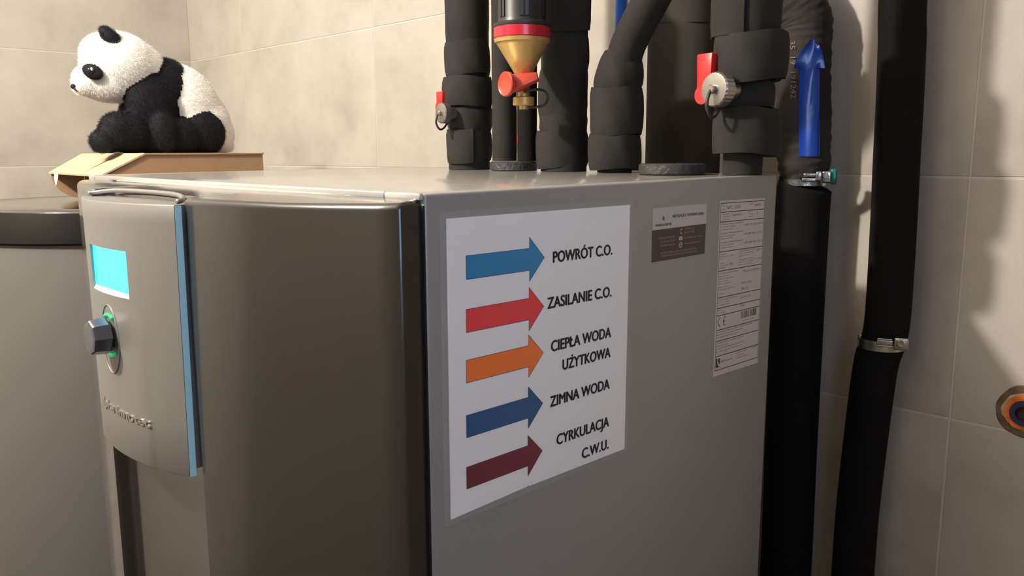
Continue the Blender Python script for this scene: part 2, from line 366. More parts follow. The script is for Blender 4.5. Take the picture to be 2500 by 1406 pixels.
# bowed front casing
XC = -W/2
def yc(x): return -0.077 + (0.056 if x > XC else 0.066)*((x-XC)/(W/2))**2
def ych(x): return -0.0515 - 0.0045*((x-XC)/0.1)**2          # recessed channel behind the control panel
def casing_profile():
    P = [(-0.0035, -0.0010), (-0.0035, -0.0165)]
    for a in (20, 45, 70): P.append((-0.0035-0.004*(1-math.cos(math.radians(a))), -0.0165-0.004*math.sin(math.radians(a))))
    P += [(x, yc(x)) for x in np.linspace(-0.012, -0.226, 28)]
    gv = ((0.0, 0.0015), (0.0016, 0.0045), (0.0026, 0.009), (0.0046, 0.0125), (0.0085, 0.0150))
    P += [(-0.2275-a, yc(-0.2275)+b) for a, b in gv]
    P += [(x, ych(x)) for x in np.linspace(-0.2385, 2*XC+0.2385, 18)]
    P += [(2*XC+0.2275+a, yc(2*XC+0.2275)+b) for a, b in gv[::-1]]
    P += [(x, yc(x)) for x in np.linspace(2*XC+0.226, -W+0.012, 28)]
    for a in (70, 45, 20): P.append((-W+0.0035+0.004*(1-math.cos(math.radians(a))), -0.0075-0.004*math.sin(math.radians(a))))
    P += [(-W+0.0035, -0.0075), (-W+0.0035, -0.0010)]
    return P
CP = casing_profile()
def ctz(x, y):                            # the casing's top falls away slightly towards its front edge
    k_ = 1.0 if x > -0.40 else max(0.15, 1-(-0.40-x)/0.16)
    return -0.0046 - 0.0043*min(1.0, -y/0.05)*k_
bm = bmesh.new(); rings = [[bm.verts.new((x+(XC-x)*0.0051/(W/2), max(y*0.5, -0.003), -0.0046)) for x, y in CP]]
for ins, dz in ((0.0050, 0.0), (0.0035, 0.0002), (0.0018, 0.0010), (0.0005, 0.0026), (0.0, 0.0052), (0.0, None)):
    R = []
    for x, y in CP:
        sc = min(1.0, max(0.0, (-0.001-y)/0.0155))
        R.append(bm.verts.new((x+(XC-x)*ins/(W/2), y+ins*sc, CB if dz is None else ctz(x, y)-dz)))
    rings.append(R)
for A, B in zip(rings, rings[1:]):
    for i in range(len(A)-1): bm.faces.new((A[i], A[i+1], B[i+1], B[i]))
obj('front_casing', bm, M_CASE, hp, sharp=35)
bm = bmesh.new(); box(bm, -0.0034, -0.0008, -0.0008, 0.004, CB, -0.009); obj('shadow_gap', bm, M_BLACK, hp)

# bowed control panel pod on the casing
PX, PHW, PY0, PSAG = -0.340, 0.1125, -0.1000, 0.0205
PZ1, PZ0 = -0.0145, -0.2500
def py_(x): return PY0 + PSAG*((x-PX)/PHW)**2
SX0, SX1, SZ0, SZ1 = PX-0.0455, PX+0.0455, -0.0990, -0.0565
pod = empty('control_panel', parent=hp)
def hwz(z): return PHW - 0.0060*(PZ1-z)/(PZ1-PZ0)
bm = bmesh.new()
ss = sorted(set([round(-1+2*i/36, 5) for i in range(37)] + [round((SX0-PX)/PHW, 5), round((SX1-PX)/PHW, 5)]))
zs = sorted(set([PZ0, PZ0+0.001, -0.20, -0.15, SZ0, SZ1, -0.030, PZ1-0.001, PZ1]))
def podpt(s, z, back=0.0, inset=0.0):
    x = PX + s*(hwz(z) if abs(s) > 0.6 else PHW); return (x, py_(PX+s*PHW)+back+inset, z)
Gf = {}; Gb = {}
for i, s in enumerate(ss):
    for j, z in enumerate(zs):
        ed = 0.0006 if j in (0, len(zs)-1) else 0.0
        Gf[i, j] = bm.verts.new(podpt(s, z, ed)); Gb[i, j] = bm.verts.new(podpt(s, z, 0.0055))
i0 = ss.index(round((SX0-PX)/PHW, 5)); i1 = ss.index(round((SX1-PX)/PHW, 5)); j0 = zs.index(SZ0); j1 = zs.index(SZ1)
for i in range(len(ss)-1):
    for j in range(len(zs)-1):
        if i0 <= i < i1 and j0 <= j < j1: continue
        bm.faces.new((Gf[i, j], Gf[i+1, j], Gf[i+1, j+1], Gf[i, j+1])); bm.faces.new((Gb[i, j], Gb[i, j+1], Gb[i+1, j+1], Gb[i+1, j]))
    for j in (0, len(zs)-1): bm.faces.new((Gf[i, j], Gf[i+1, j], Gb[i+1, j], Gb[i, j]))
for i in (0, len(ss)-1):
    for j in range(len(zs)-1): bm.faces.new((Gf[i, j], Gf[i, j+1], Gb[i, j+1], Gb[i, j]))
for i in range(i0, i1):
    for j in (j0, j1): bm.faces.new((Gf[i, j], Gf[i+1, j], Gb[i+1, j], Gb[i, j]))
for i in (i0, i1):
    for j in range(j0, j1): bm.faces.new((Gf[i, j], Gf[i, j+1], Gb[i, j+1], Gb[i, j]))
obj('faceplate', bm, M_SILVER, pod, sharp=35)
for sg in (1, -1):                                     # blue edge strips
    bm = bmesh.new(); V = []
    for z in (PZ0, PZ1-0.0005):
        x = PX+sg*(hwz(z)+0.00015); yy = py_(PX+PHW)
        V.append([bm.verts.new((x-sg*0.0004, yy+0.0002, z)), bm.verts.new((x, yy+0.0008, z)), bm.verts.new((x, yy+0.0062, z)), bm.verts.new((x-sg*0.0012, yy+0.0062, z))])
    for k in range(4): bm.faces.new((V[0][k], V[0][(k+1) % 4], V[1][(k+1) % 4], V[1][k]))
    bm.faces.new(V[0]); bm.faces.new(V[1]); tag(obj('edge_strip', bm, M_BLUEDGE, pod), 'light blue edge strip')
# core of the pod between plate and casing, with a raised bead on top
bm = bmesh.new(); A = []; B = []
cs = np.linspace(-0.94, 0.94, 31)
front = [(PX+s*PHW, max(py_(PX+s*PHW)+0.0056, py_(SX1)+0.0042)) for s in cs]; back = [(PX+s*PHW, max(ych(PX+s*PHW)+0.002, -0.0740)) for s in cs[::-1]]
pts = front + [(x, max(y, py_(x)+0.0075, py_(SX1)+0.006)) for x, y in back]
A = [bm.verts.new((x, y, PZ0+0.006)) for x, y in pts]; B = [bm.verts.new((x, y, PZ1-0.0004)) for x, y in pts]
for k in range(len(pts)): bm.faces.new((A[k], A[(k+1) % len(pts)], B[(k+1) % len(pts)], B[k]))
bm.faces.new(A); bm.faces.new(B); obj('pod_core', bm, M_SILVER, pod, sharp=35)
bm = bmesh.new(); sweep(bm, [(PX+0.107*math.sin(a), -0.0745+0.0225*math.cos(a), PZ1+0.0062-0.0035*math.sin(a)**6) for a in np.linspace(-PI/2, PI/2, 41)], 0.0022, n=10); obj('top_bead', bm, M_SILVER, pod, smooth=True)
# screen
ys = py_(SX1)+0.0022
bm = bmesh.new(); box(bm, SX0-0.001, SX1+0.001, ys, ys+0.0015, SZ0-0.001, SZ1+0.001); scr = tag(obj('screen', bm, M_SCREEN, pod), 'glowing cyan display')
bm = bmesh.new(); n = 16; lo_ = [(SX0+(SX1-SX0)*i/n) for i in range(n+1)]
fa = [bm.verts.new((x, py_(x)+0.0004, SZ0+0.0003)) for x in lo_]; fb = [bm.verts.new((x, ys-0.0001, SZ0+0.0035)) for x in lo_]; fc = [bm.verts.new((x, ys-0.0001, SZ0+0.0002)) for x in lo_]
for k in range(n): bm.faces.new((fa[k], fa[k+1], fb[k+1], fb[k])); bm.faces.new((fa[k], fc[k], fc[k+1], fa[k+1]))
tag(obj('screen_sill', bm, M_WHITEP, pod), 'white lens-shaped sill under the display')
# rotary knob
KZ = -0.1370; ky = py_(PX)
bm = bmesh.new()
lathe(bm, [(0, 0.0168), (0.0015, 0.0172), (0.0135, 0.0160), (0.0150, 0.0150), (0.0155, 0.0120)], (PX, ky-0.003, KZ), (PX, ky-1, KZ), n=8); knob = tag(obj('knob', bm, M_KNOB, pod), 'faceted metal rotary knob')
bm = bmesh.new(); cyl(bm, (PX, ky+0.004, KZ), (PX, ky-0.0032, KZ), 0.0120, n=24); obj('shaft', bm, M_BLACK, knob, smooth=True)
bm = bmesh.new(); bm.free()
for a0, a1 in ((PI*0.32, PI*0.68), (PI*1.32, PI*1.68)):
    bm = bmesh.new(); sweep(bm, torus_path((PX, ky-0.0004, KZ), (1, 0, 0), (0, 0, 1), 0.0190, 16, a0, a1), 0.0017, n=10); tag(obj('light_segment', bm, M_GREEN, pod, smooth=True), 'green light segment')
bm = bmesh.new(); sweep(bm, [Vector((PX+0.0205*math.cos(a), py_(PX+0.0205*math.cos(a))-0.0002, -0.1410+0.0320*math.sin(a))) for a in np.linspace(0, 2*PI, 49)], 0.0006, n=8, caps=False); obj('recess_rim', bm, M_SILVER, pod, smooth=True)
# raised lettering bent round the panel
TZ = -0.2120
def fn_pod(u, v, d=0.0): return (PX+u, py_(PX+u)-0.0012-d, TZ+v)
me = text_mesh([('alpha innotec', -0.046, 0.0640, 0.0, 0.0085)], fn_pod, off=0.012)
bm = bmesh.new(); bm.from_mesh(me); bpy.data.meshes.remove(me)
ex = bmesh.ops.extrude_face_region(bm, geom=list(bm.faces)); 
for v in [g for g in ex['geom'] if isinstance(g, bmesh.types.BMVert)]: v.co.y += 0.0024
obj('raised_lettering', bm, M_CHROME, pod)

# ------------------------------------------------------------------ laminated sheet with the five arrows (side of cabinet, plane x = 0)
MM = 0.001
def side(u, v, d=0.0): return (d, u*MM, v*MM)
def onside(dp): return lambda u, v: (dp, u*MM, v*MM)
sheet = thing('laminated_sheet', 'white laminated sheet with five coloured arrows on the cabinet side', 'sign')
rag = [(18.8, -18.9), (229.8, -18.9), (228.6, -243.8), (102.2, -242.6), (100.9, -241.4), (100.0, -242.4), (18.4, -244.3)]
obj('paper', slab(rag, side, 0.00015, 0.0005), M_PAPER, sheet)
obj('laminate', slab([(13, -14), (235, -14), (234, -247.5), (12.8, -248.5)], side, 0.00002, 0.00012), M_FILM, sheet)
ARR = (('blue', -46.9, 0), ('red', -86.4, 1), ('orange', -124.6, 2), ('navy', -167.0, 3), ('maroon', -207.5, 4))
for nm, zt_, k in ARR:
    x0 = 36.8-0.55*k; xh = 102.8-0.5*k; xt = 119.7-0.47*k
    poly = [(x0, zt_), (xh, zt_), (xh, zt_+8.7), (xt, zt_-8.7), (xh, zt_-26.1), (xh, zt_-17.4), (x0, zt_-17.4)]
    a = obj('arrow', slab(poly, side, 0.0005, 0.00062), mat('ink_'+nm, INKS[nm], 0.35, coat=0.3), sheet); a['label'] = nm.replace('navy', 'dark blue')+' arrow'
    n = len(poly); bm = bmesh.new()
    for i in range(n):
        p, q = Vector(poly[i]), Vector(poly[(i+1) % n]); d = (q-p).normalized()*0.2; nn = Vector((-d.y, d.x))
        vs = [bm.verts.new(side(*v, 0.00064)) for v in (p-d-nn, q+d-nn, q+d+nn, p-d+nn)]; bm.faces.new(vs)
    obj('outline', bm, mat('ink_outline', (0.04, 0.05, 0.10), 0.5), a)
for s, u0, u1, b, c in (('POWRÓT C.O.', 129.6, 206, -60.7, 8.7), ('ZASILANIE C.O.', 123.3, 205.8, -97.7, 8.8), ('CIEPŁA WODA', 127.7, 206.1, -134.1, 8.8),
                        ('UŻYTKOWA', 141.9, 205.7, -152.2, 8.7), ('ZIMNA WODA', 126.9, 205.2, -181.0, 8.8), ('CYRKULACJA', 135.1, 205.1, -216.0, 8.9), ('C.W.U.', 167.9, 205.1, -237.0, 8.8)):
    rows_ = [(s.replace('Ż', 'Z'), u0, u1, b, c)]
    if 'Ż' in s: rows_.append(('.', 153.1, 155.3, b+c+1.0, 9.0))        # the dot over the Z
    link('lettering', text_mesh(rows_, onside(0.00066), bold=0.52), M_INK, sheet)
rebase(sheet, (0, 0.124, -0.244))

# ------------------------------------------------------------------ installer's sticker
stk = thing('installer_sticker', 'small brown and white installer sticker beside the arrow sheet', 'sticker')
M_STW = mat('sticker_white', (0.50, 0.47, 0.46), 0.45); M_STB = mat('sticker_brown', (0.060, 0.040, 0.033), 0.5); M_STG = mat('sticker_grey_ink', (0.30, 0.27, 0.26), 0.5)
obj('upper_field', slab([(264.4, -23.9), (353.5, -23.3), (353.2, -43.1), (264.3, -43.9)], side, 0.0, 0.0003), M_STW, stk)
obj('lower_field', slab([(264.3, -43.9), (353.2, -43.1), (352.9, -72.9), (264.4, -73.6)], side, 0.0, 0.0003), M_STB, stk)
link('lettering', text_mesh([('INSTALACJE Z POMPAMI CIEPŁA', 295.9, 349.1, -33.9, 2.6), ('PANDA & KRECIK', 268.7, 294.6, -40.8, 2.2), ('&', 279.5, 283.2, -35.5, 4.0)], onside(0.00036), bold=0.05), M_INK, stk)
link('lettering', text_mesh([('609 200 190', 316.2, 333.0, -47.0, 1.9), ('691 977 025', 316.2, 333.0, -50.3, 1.9), ('biuro@pandakrecik.pl', 316.3, 346.1, -55.2, 1.6), ('www.pandakrecik.pl', 316.5, 343.7, -60.8, 1.6),
     ('PANDA & KRECIK', 274.2, 299.9, -52.9, 1.8), ('ul. Osowa 20/10', 277.6, 300.4, -56.4, 1.8), ('32-020 Wieliczka', 277.4, 300.7, -60.0, 1.8),
     ('POMPY CIEPŁA | INSTALACJE GAZOWE', 277.7, 337.6, -67.1, 1.7), ('OGRZEWANIE | WENTYLACJA | KLIMATYZACJA', 278.3, 338.7, -69.9, 1.7)], onside(0.00036)), M_STG, stk)
bm = bmesh.new()                                         # handset, envelope and globe marks
for i in range(10):
    a0, a1 = [math.radians(100+170*k/10) for k in (i, i+1)]; rin = 1.9+(0.5 if 2 < i < 7 else -0.3)
    bm.faces.new([bm.verts.new(side(311.8+r_*math.cos(a)*0.9, -47.9+r_*1.05*math.sin(a), 0.00036)) for r_, a in ((rin, a0), (2.9, a0), (2.9, a1), (rin, a1))])
bm.faces.new([bm.verts.new(side(u, v, 0.00036)) for u, v in ((307.3, -52.8), (313.2, -52.8), (310.2, -55.0))])
bm.faces.new([bm.verts.new(side(u, v, 0.00036)) for u, v in ((307.3, -53.4), (310.2, -55.6), (313.2, -53.4), (313.2, -56.3), (307.3, -56.3))])
for rr in ((2.3, 2.9, 1.0), (2.3, 2.9, 0.45)):
    for i in range(20):
        a0, a1 = 2*PI*i/20, 2*PI*(i+1)/20
        bm.faces.new([bm.verts.new(side(310.2+r_*rr[2]*math.cos(a), -60.8+r_*math.sin(a), 0.00036)) for r_, a in ((rr[0], a0), (rr[1], a0), (rr[1], a1), (rr[0], a1))])
bm.faces.new([bm.verts.new(side(u, v, 0.00036)) for u, v in ((307.6, -60.5), (312.8, -60.5), (312.8, -61.0), (307.6, -61.0))])
obj('contact_marks', bm, M_STW, stk)
rebase(stk, (0, 0.309, -0.0735))

# ------------------------------------------------------------------ rating plate
rp = thing('rating_plate', 'tall white rating plate with ruled rows and barcode near the back edge', 'label')
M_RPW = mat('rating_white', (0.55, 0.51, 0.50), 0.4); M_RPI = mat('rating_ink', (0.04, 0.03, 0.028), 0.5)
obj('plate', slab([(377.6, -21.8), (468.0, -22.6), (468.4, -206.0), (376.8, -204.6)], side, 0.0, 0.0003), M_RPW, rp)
ROWS = (-24.4, -33.5, -43.4, -73.9, -93.7, -121.5, -132.7, -140.4, -155.7, -167.5, -183.8, -198.7)
for z in ROWS: obj('rule', slab([(379.6, z+0.42), (467.2, z-0.42), (467.2, z-1.24), (379.6, z-0.40)], side, 0.0003, 0.00035), M_RPI, rp)
for u in (379.6, 467.0): obj('rule', slab([(u-0.3, -24.2), (u+0.3, -24.2), (u+0.3, -199.4), (u-0.3, -199.0)], side, 0.0003, 0.00035), M_RPI, rp)
T = [('SWC 122H3', 390.5, 417.5, -30.9, 3.4), ('Typ', 383, 387, -27.6, 1.4), ('typ', 383, 387, -31.2, 1.4), ('Art.-Nr.', 437, 444, -28, 1.4), ('10069442', 446.2, 459.3, -30.3, 2.6),
     ('Seriennummer', 382.5, 397, -36.2, 1.2), ('serial number', 383.5, 397, -38.8, 1.2), ('nr seryjny', 385.5, 397, -41.6, 1.2), ('342604-0020', 402, 420, -38.4, 2.0), ('Schutzart', 433, 444, -36.0, 1.2), ('IP rating', 434, 444, -38.6, 1.2), ('stopień', 435, 444, -41.3, 1.2), ('1', 453, 454, -38.6, 2.0)]
for i, s in enumerate(('Leistungsart | Absicherung Steuerung', 'Leistungsart | Absicherung Verdichter', 'Leistungsart | Absicherung Heizstab')):
    b = -46.6-i*9.4; T += [(s, 381.5, 425, b, 1.5), ('rated voltage | fuse protection', 381.5, 409, b-2.6, 1.2), ('rodzaj zasilania', 381.5, 404, b-5.2, 1.2)]
T += [('1~N/PE 230V 50Hz | B10 A', 426, 465.5, -50.2, 2.2), ('3~PE 400V 50Hz | C10 A', 426, 463.5, -59.8, 2.2), ('3~N/PE 400V 50Hz | B16 A', 425.5, 465.5, -69.2, 2.2),
      ('Anlaufstrom', 381.5, 393, -77.2, 1.2), ('starting current', 381.5, 397, -79.6, 1.2), ('prąd rozruchu', 382, 392, -82.2, 1.2), ('25 A', 401, 407, -80.2, 2.2), ('Schutzart', 381.5, 391, -86.4, 1.2), ('degree of protect.', 381.5, 397, -88.8, 1.2), ('IP', 381.5, 392, -91.4, 1.2), ('IP 20', 400.5, 407, -89.4, 2.2),
      ('Leistungsaufnahme B0/W35', 419, 452, -77.0, 1.3), ('power consumption B0/W35', 419, 448, -79.6, 1.2), ('pobór mocy', 419, 441, -82.2, 1.2), ('2,44 kW', 454, 464, -79.0, 2.2), ('Leistungsaufnahme Heizstab', 419, 451, -86.2, 1.3), ('power consumption', 419, 450, -88.8, 1.2), ('pobór mocy grzałki', 419, 446, -91.4, 1.2), ('3 / 6 / 9 kW', 454, 466, -88.4, 2.2),
      ('Max. Betriebsüberdruck Heizkreis', 381, 420, -97.2, 1.5), ('Heizwasser', 381, 402, -100.2, 1.2), ('Wärmequelle', 381, 409, -102.8, 1.2), ('max. pressure', 381, 401, -105.4, 1.2), ('Betriebsdruck', 381, 405, -108.0, 1.2), ('Kältemittel', 381, 399, -111.4, 1.2), ('Füllmenge refrigerant', 381, 412, -114.0, 1.2), ('GWP CO₂e', 381, 393, -118.6, 1.2),
      ('(1 MPa) 45 bar | (0,3 MPa) 28 bar', 426, 464.5, -99.8, 2.3), ('R410A | 3,25 kg', 426, 447, -112.2, 2.3), ('2088 | 6,79 t', 426, 440, -118.4, 2.3),
      ('Heizleistung B0/W35', 381, 417, -124.8, 1.4), ('heat output', 381, 404, -127.4, 1.2), ('wydajność', 381, 404, -130.0, 1.2), ('12,15 kW | 5,00', 426, 446.5, -127.6, 2.3), ('Gewicht', 381, 388, -135.4, 1.2), ('masa  weight', 381, 395, -138.2, 1.2), ('165 kg', 425, 434.5, -136.4, 2.3),
      ('1006944242 H 342604', 432, 456, -153.2, 1.0), ('Hermetisch geschlossenes System mit Fluorid-Treibhausgas', 380.5, 451, -158.8, 1.5), ('Hermetically sealed system with F-gas', 380.5, 432, -161.6, 1.3), ('Hermetycznie zamknięty system', 380.5, 423, -164.4, 1.3),
      ('Enthält das vom Kyoto-Protokoll', 380.5, 434, -170.6, 1.5), ('erfasste Gas', 380.5, 403, -173.6, 1.3), ('Contains fluorinated greenhouse gases covered', 380.5, 438, -176.4, 1.4), ('by the Kyoto Protocol', 380.5, 431, -179.6, 1.4),
      ('Industriestraße 3', 421, 444, -187.0, 1.2), ('95359 Kasendorf', 421, 437, -190.0, 1.2), ('GERMANY', 421, 449, -193.2, 1.3), ('83058502', 455, 465, -187.0, 1.6), ('alpha', 390.3, 401, -191.6, 2.6), ('innotec', 402, 414.6, -191.9, 2.3)]
link('lettering', text_mesh(T, onside(0.00035)), M_RPI, rp)
bm = bmesh.new()
def band(cx, cz, r, a0, a1, wd):
    for i in range(14):
        p, q = [math.radians(a0+(a1-a0)*k/14) for k in (i, i+1)]
        bm.faces.new([bm.verts.new(side(cx+rr*math.cos(a), cz+rr*math.sin(a), 0.00035)) for rr, a in ((r-wd, p), (r, p), (r, q), (r-wd, q))])
band(387.6, -147.4, 5.3, 100, 260, 1.0); band(397.2, -147.6, 5.3, 100, 260, 1.0)
bm.faces.new([bm.verts.new(side(u, v, 0.00035)) for u, v in ((392.6, -147.1), (396.4, -147.1), (396.4, -148.1), (392.6, -148.1))])
obj('conformity_mark', bm, M_RPI, rp)
bm = bmesh.new(); u = 427.3; rnd = random.Random(3)
while u < 460.2:
    wd = rnd.choice((0.4, 0.4, 0.8, 1.2)); bm.faces.new([bm.verts.new(side(a, b, 0.00035)) for a, b in ((u, -142.2), (u+wd, -142.2), (u+wd, -149.9), (u, -149.9))]); u += wd+rnd.choice((0.4, 0.5, 0.9))
obj('barcode', bm, M_RPI, rp)
bm = bmesh.new()
bm.faces.new([bm.verts.new(side(a, b, 0.00035)) for a, b in ((380.7, -186.0), (383.6, -186.0), (383.6, -190.6), (385.6, -194.0), (388.2, -195.6), (380.7, -196.0))])
bm.faces.new([bm.verts.new(side(a, b, 0.00035)) for a, b in ((385.4, -186.4), (388.9, -186.6), (388.9, -193.0), (386.8, -192.0), (385.4, -189.6))])
obj('logo_mark', bm, M_RPI, rp)
rebase(rp, (0, 0.4225, -0.205))

# ------------------------------------------------------------------ storage tank behind, with black lid
TX, TY, TR, TZ1 = -1.26, 0.262, 0.325, -0.064
tank = thing('storage_tank', 'silver cylindrical water tank with a glossy black lid left of the heat pump', 'tank')
bm = bmesh.new(); lathe(bm, [(0, TR-0.012), (0.006, TR-0.008), (TZ1-0.053-FLOOR_Z+0.002, TR-0.008)], (TX, TY, FLOOR_Z), (TX, TY, 5), n=96); obj('jacket', bm, M_TANK, tank, sharp=40)
bm = bmesh.new()
LB = 0.0530
pr = [(0, TR-0.010), (0.001, TR)] + [(LB-a, b) for a, b in ((0.0042, TR), (0.0017, TR-0.0012), (0.0006, TR-0.004), (0.0012, TR-0.022), (0.0037, TR-0.026), (0.0037, TR-0.036), (0.0006, TR-0.041), (0.0, TR-0.10), (0.0, 0.02))]
lathe(bm, pr, (TX, TY, TZ1-LB), (TX, TY, 5), n=128); obj('lid', bm, M_LID, tank, sharp=35)
bm = bmesh.new(); sweep(bm, torus_path((TX, TY, TZ1-LB+0.0007), (1, 0, 0), (0, 1, 0), TR-0.006, 96), 0.0035, n=8, caps=False); obj('lid_seal', bm, M_BLACK, tank, smooth=True)
rebase(tank, (TX, TY, FLOOR_Z))

# ------------------------------------------------------------------ cardboard box standing on the tank lid
BX1, BX0, BY0, BYF, BY1, BT, BB = -1.05, -1.375, 0.136, 0.212, 0.437, 0.0285, TZ1+0.0006
cb = thing('cardboard_box', 'flat brown cardboard box with a folded-down lid end under the plush panda', 'box')
t = 0.0028
def panel(name, P, q, m_=M_CARD):              # thin panel: polygon in 3D with thickness vector q
    bm = bmesh.new(); a = [bm.verts.new(p) for p in P]; b = [bm.verts.new(Vector(p)+Vector(q)) for p in P]; n = len(P)
    bm.faces.new(a[::-1]); bm.faces.new(b)
    for i in range(n): bm.faces.new((a[i], a[(i+1) % n], b[(i+1) % n], b[i]))
    return obj(name, bm, m_, cb)
panel('side_wall', [(BX1, BYF-0.001, BB), (BX1, BY1, BB), (BX1, BY1, BT-t), (BX1, BYF-0.001, BT-t)], (-t, 0, 0))
panel('side_wall', [(BX0, BYF, BB), (BX0, BY1, BB), (BX0, BY1, BT-t), (BX0, BYF, BT-t)], (t, 0, 0))
panel('end_wall', [(BX0+t, BY1, BB), (BX1-t, BY1, BB), (BX1-t, BY1, BT-t), (BX0+t, BY1, BT-t)], (0, -t, 0))
panel('end_wall', [(BX0+t, BYF+0.03, BB), (BX1-t, BYF+0.03, BB), (BX1-t, BYF+0.03, BT-t), (BX0+t, BYF+0.03, BT-t)], (0, t, 0))
panel('base', [(BX0+t, BYF+0.033, BB), (BX1-t, BYF+0.033, BB), (BX1-t, BY1-t, BB), (BX0+t, BY1-t, BB)], (0, 0, t))
panel('lid', [(BX0-0.002, BYF, BT-t), (BX1+0.002, BYF, BT-t), (BX1+0.002, BY1+0.002, BT-t), (BX0-0.002, BY1+0.002, BT-t)], (0, 0, t))
panel('lid_flap', [(BX0-0.012, BY0+0.014, -0.0085-t), (BX1+0.002, BY0, -0.0085-t), (BX1+0.002, BYF, BT-t), (BX0-0.002, BYF, BT-t)], (0, -0.0008, t), M_CARDT)
panel('front_ear', [(BX1, BYF-0.001, BT-t), (BX1, BY0+0.004, -0.0125), (BX1, BY0+0.010, -0.03), (BX1, BY0+0.016, BB), (BX1, BYF-0.001, BB)], (-t, 0, 0))
ear = [(BX0-0.004, BYF, BT-t-0.001)] + [(BX0-0.008, BY0+0.016+0.062*(1-math.cos(a)), -0.0125-0.050*math.sin(a)) for a in np.linspace(0, PI/2, 12)] + [(BX0-0.004, BYF, -0.0625)]
panel('front_ear', ear, (t, 0, 0))
panel('tape', [(-1.21, 0.150, -0.0050+0.0004), (-1.165, 0.148, -0.0050+0.0004), (-1.165, BYF, BT+0.0002), (-1.21, BYF, BT+0.0002)], (0, -0.0003, 0.0005), M_TAPE)
# torn white paper hanging at the open corner
bm = bmesh.new(); V = [(-1.335, 0.146, -0.0085), (-1.30, 0.143, -0.0085), (-1.302, 0.141, -0.022), (-1.318, 0.142, -0.034), (-1.332, 0.144, -0.024), (-1.328, 0.143, -0.016)]
a = [bm.verts.new(v) for v in V]; b = [bm.verts.new((v[0], v[1]-0.0006, v[2])) for v in V]; bm.faces.new(a); bm.faces.new(b)
for i in range(6): bm.faces.new((a[i], a[(i+1) % 6], b[(i+1) % 6], b[i]))
tag(obj('torn_paper', bm, mat('torn_paper', (0.7, 0.62, 0.5), 0.8), cb), 'torn white paper scrap')
rebase(cb, ((BX0+BX1)/2, (BYF+BY1)/2, BB))

# ------------------------------------------------------------------ plush panda
PDX = -1.205
K = 0.000795; KZ_ = 0.000775
pp0 = atx(380, 372, PDX)
def pl3(px, py, lat=0.0):                # far-side pieces mirror the near-side ones
    p = atx(px, py, PDX+abs(lat)*K)
    return Vector((2*PDX-p.x if lat < 0 else p.x, p.y+(0.036 if lat < 0 else 0.0), p.z-0.0016))
def kl(px): return (atx(px+10, 372, PDX).y-atx(px-10, 372, PDX).y)/20
panda = thing('plush_panda', 'seated black and white plush panda on the cardboard box', 'plush toy')
EL = [  # px, py, lateral, r along, r lateral, r up, tilt(deg), black?
 (292, 158, 0, 90, 84, 78, -14, 0), (332, 168, 0, 66, 72, 62, -20, 0), (262, 130, 0, 62, 66, 50, 0, 0), (225, 196, 0, 46, 46, 38, -15, 0), (262, 206, 0, 66, 60, 40, -6, 0), (200, 208, 0, 24, 26, 22, -15, 0),
 (388, 215, 0, 66, 78, 78, 35, 1), (405, 190, 0, 46, 62, 46, 30, 1), (372, 250, 48, 62, 40, 78, 10, 1), (372, 250, -48, 62, 40, 78, 10, 1), (345, 285, 0, 50, 60, 60, 0, 1),
 (312, 322, 52, 62, 38, 50, -5, 1), (312, 322, -52, 62, 38, 50, -5, 1), (286, 318, 54, 44, 36, 46, -10, 1), (286, 318, -54, 44, 36, 46, -10, 1), (250, 346, 58, 32, 30, 27, -38, 1), (250, 346, -58, 32, 30, 27, -38, 1),
 (452, 262, 0, 78, 84, 104, 28, 0), (487, 300, 0, 66, 86, 74, 10, 0), (440, 320, 0, 80, 78, 56, 0, 0), (508, 326, 0, 54, 76, 52, 0, 0), (552, 354, 0, 17, 20, 17, 0, 0),
 (496, 320, 60, 50, 40, 53, 0, 1), (496, 320, -60, 50, 40, 53, 0, 1), (440, 330, 68, 58, 34, 42, -8, 1), (440, 330, -68, 58, 34, 42, -8, 1), (400, 318, 76, 31, 30, 50, 12, 1), (400, 318, -76, 31, 30, 50, 12, 1), (372, 340, 44, 48, 40, 34, 0, 1)]
bm = bmesh.new(); ELM = []
for px, py, la_, ra, rl, ru, ti, bk in EL:
    c = pl3(px, py, la_); R = Matrix.Rotation(math.radians(ti), 3, 'X')
    r = Vector((rl*K, ra*kl(px), ru*KZ_*kl(px)/K*1.05)); ellipsoid(bm, c, r, R); ELM.append((np.array(c), np.array(R), np.array(r), bk))
me = bpy.data.meshes.new('tmp'); bm.to_mesh(me); bm.free(); tmp = bpy.data.objects.new('tmp', me); COL.objects.link(tmp)
rm = tmp.modifiers.new('r', 'REMESH'); rm.mode = 'VOXEL'; rm.voxel_size = 0.0038
sm = tmp.modifiers.new('s', 'SMOOTH'); sm.factor = 0.5; sm.iterations = 6
dg = bpy.context.evaluated_depsgraph_get(); body_me = bpy.data.meshes.new_from_object(tmp.evaluated_get(dg)); bpy.data.objects.remove(tmp); bpy.data.meshes.remove(me)
body_me.name = 'body'
n = len(body_me.vertices); V = np.empty(n*3); body_me.vertices.foreach_get('co', V); V = V.reshape(-1, 3)
V[:, 2] = np.maximum(V[:, 2], BT+0.0006); body_me.vertices.foreach_set('co', V.ravel())
nf = len(body_me.polygons); FC = np.empty(nf*3); body_me.polygons.foreach_get('center', FC); FC = FC.reshape(-1, 3)
FN = np.empty(nf*3); body_me.polygons.foreach_get('normal', FN); FN = FN.reshape(-1, 3)
def fur_black(P):
    best = np.full(len(P), 1e9); bk = np.zeros(len(P), int)
    for c, R, r, b_ in ELM:
        q = ((P-c) @ R)/r; d = (np.sqrt((q**2).sum(1))-1)*r.min(); s = d < best; best[s] = d[s]; bk[s] = b_
    return bk
FB = fur_black(FC)
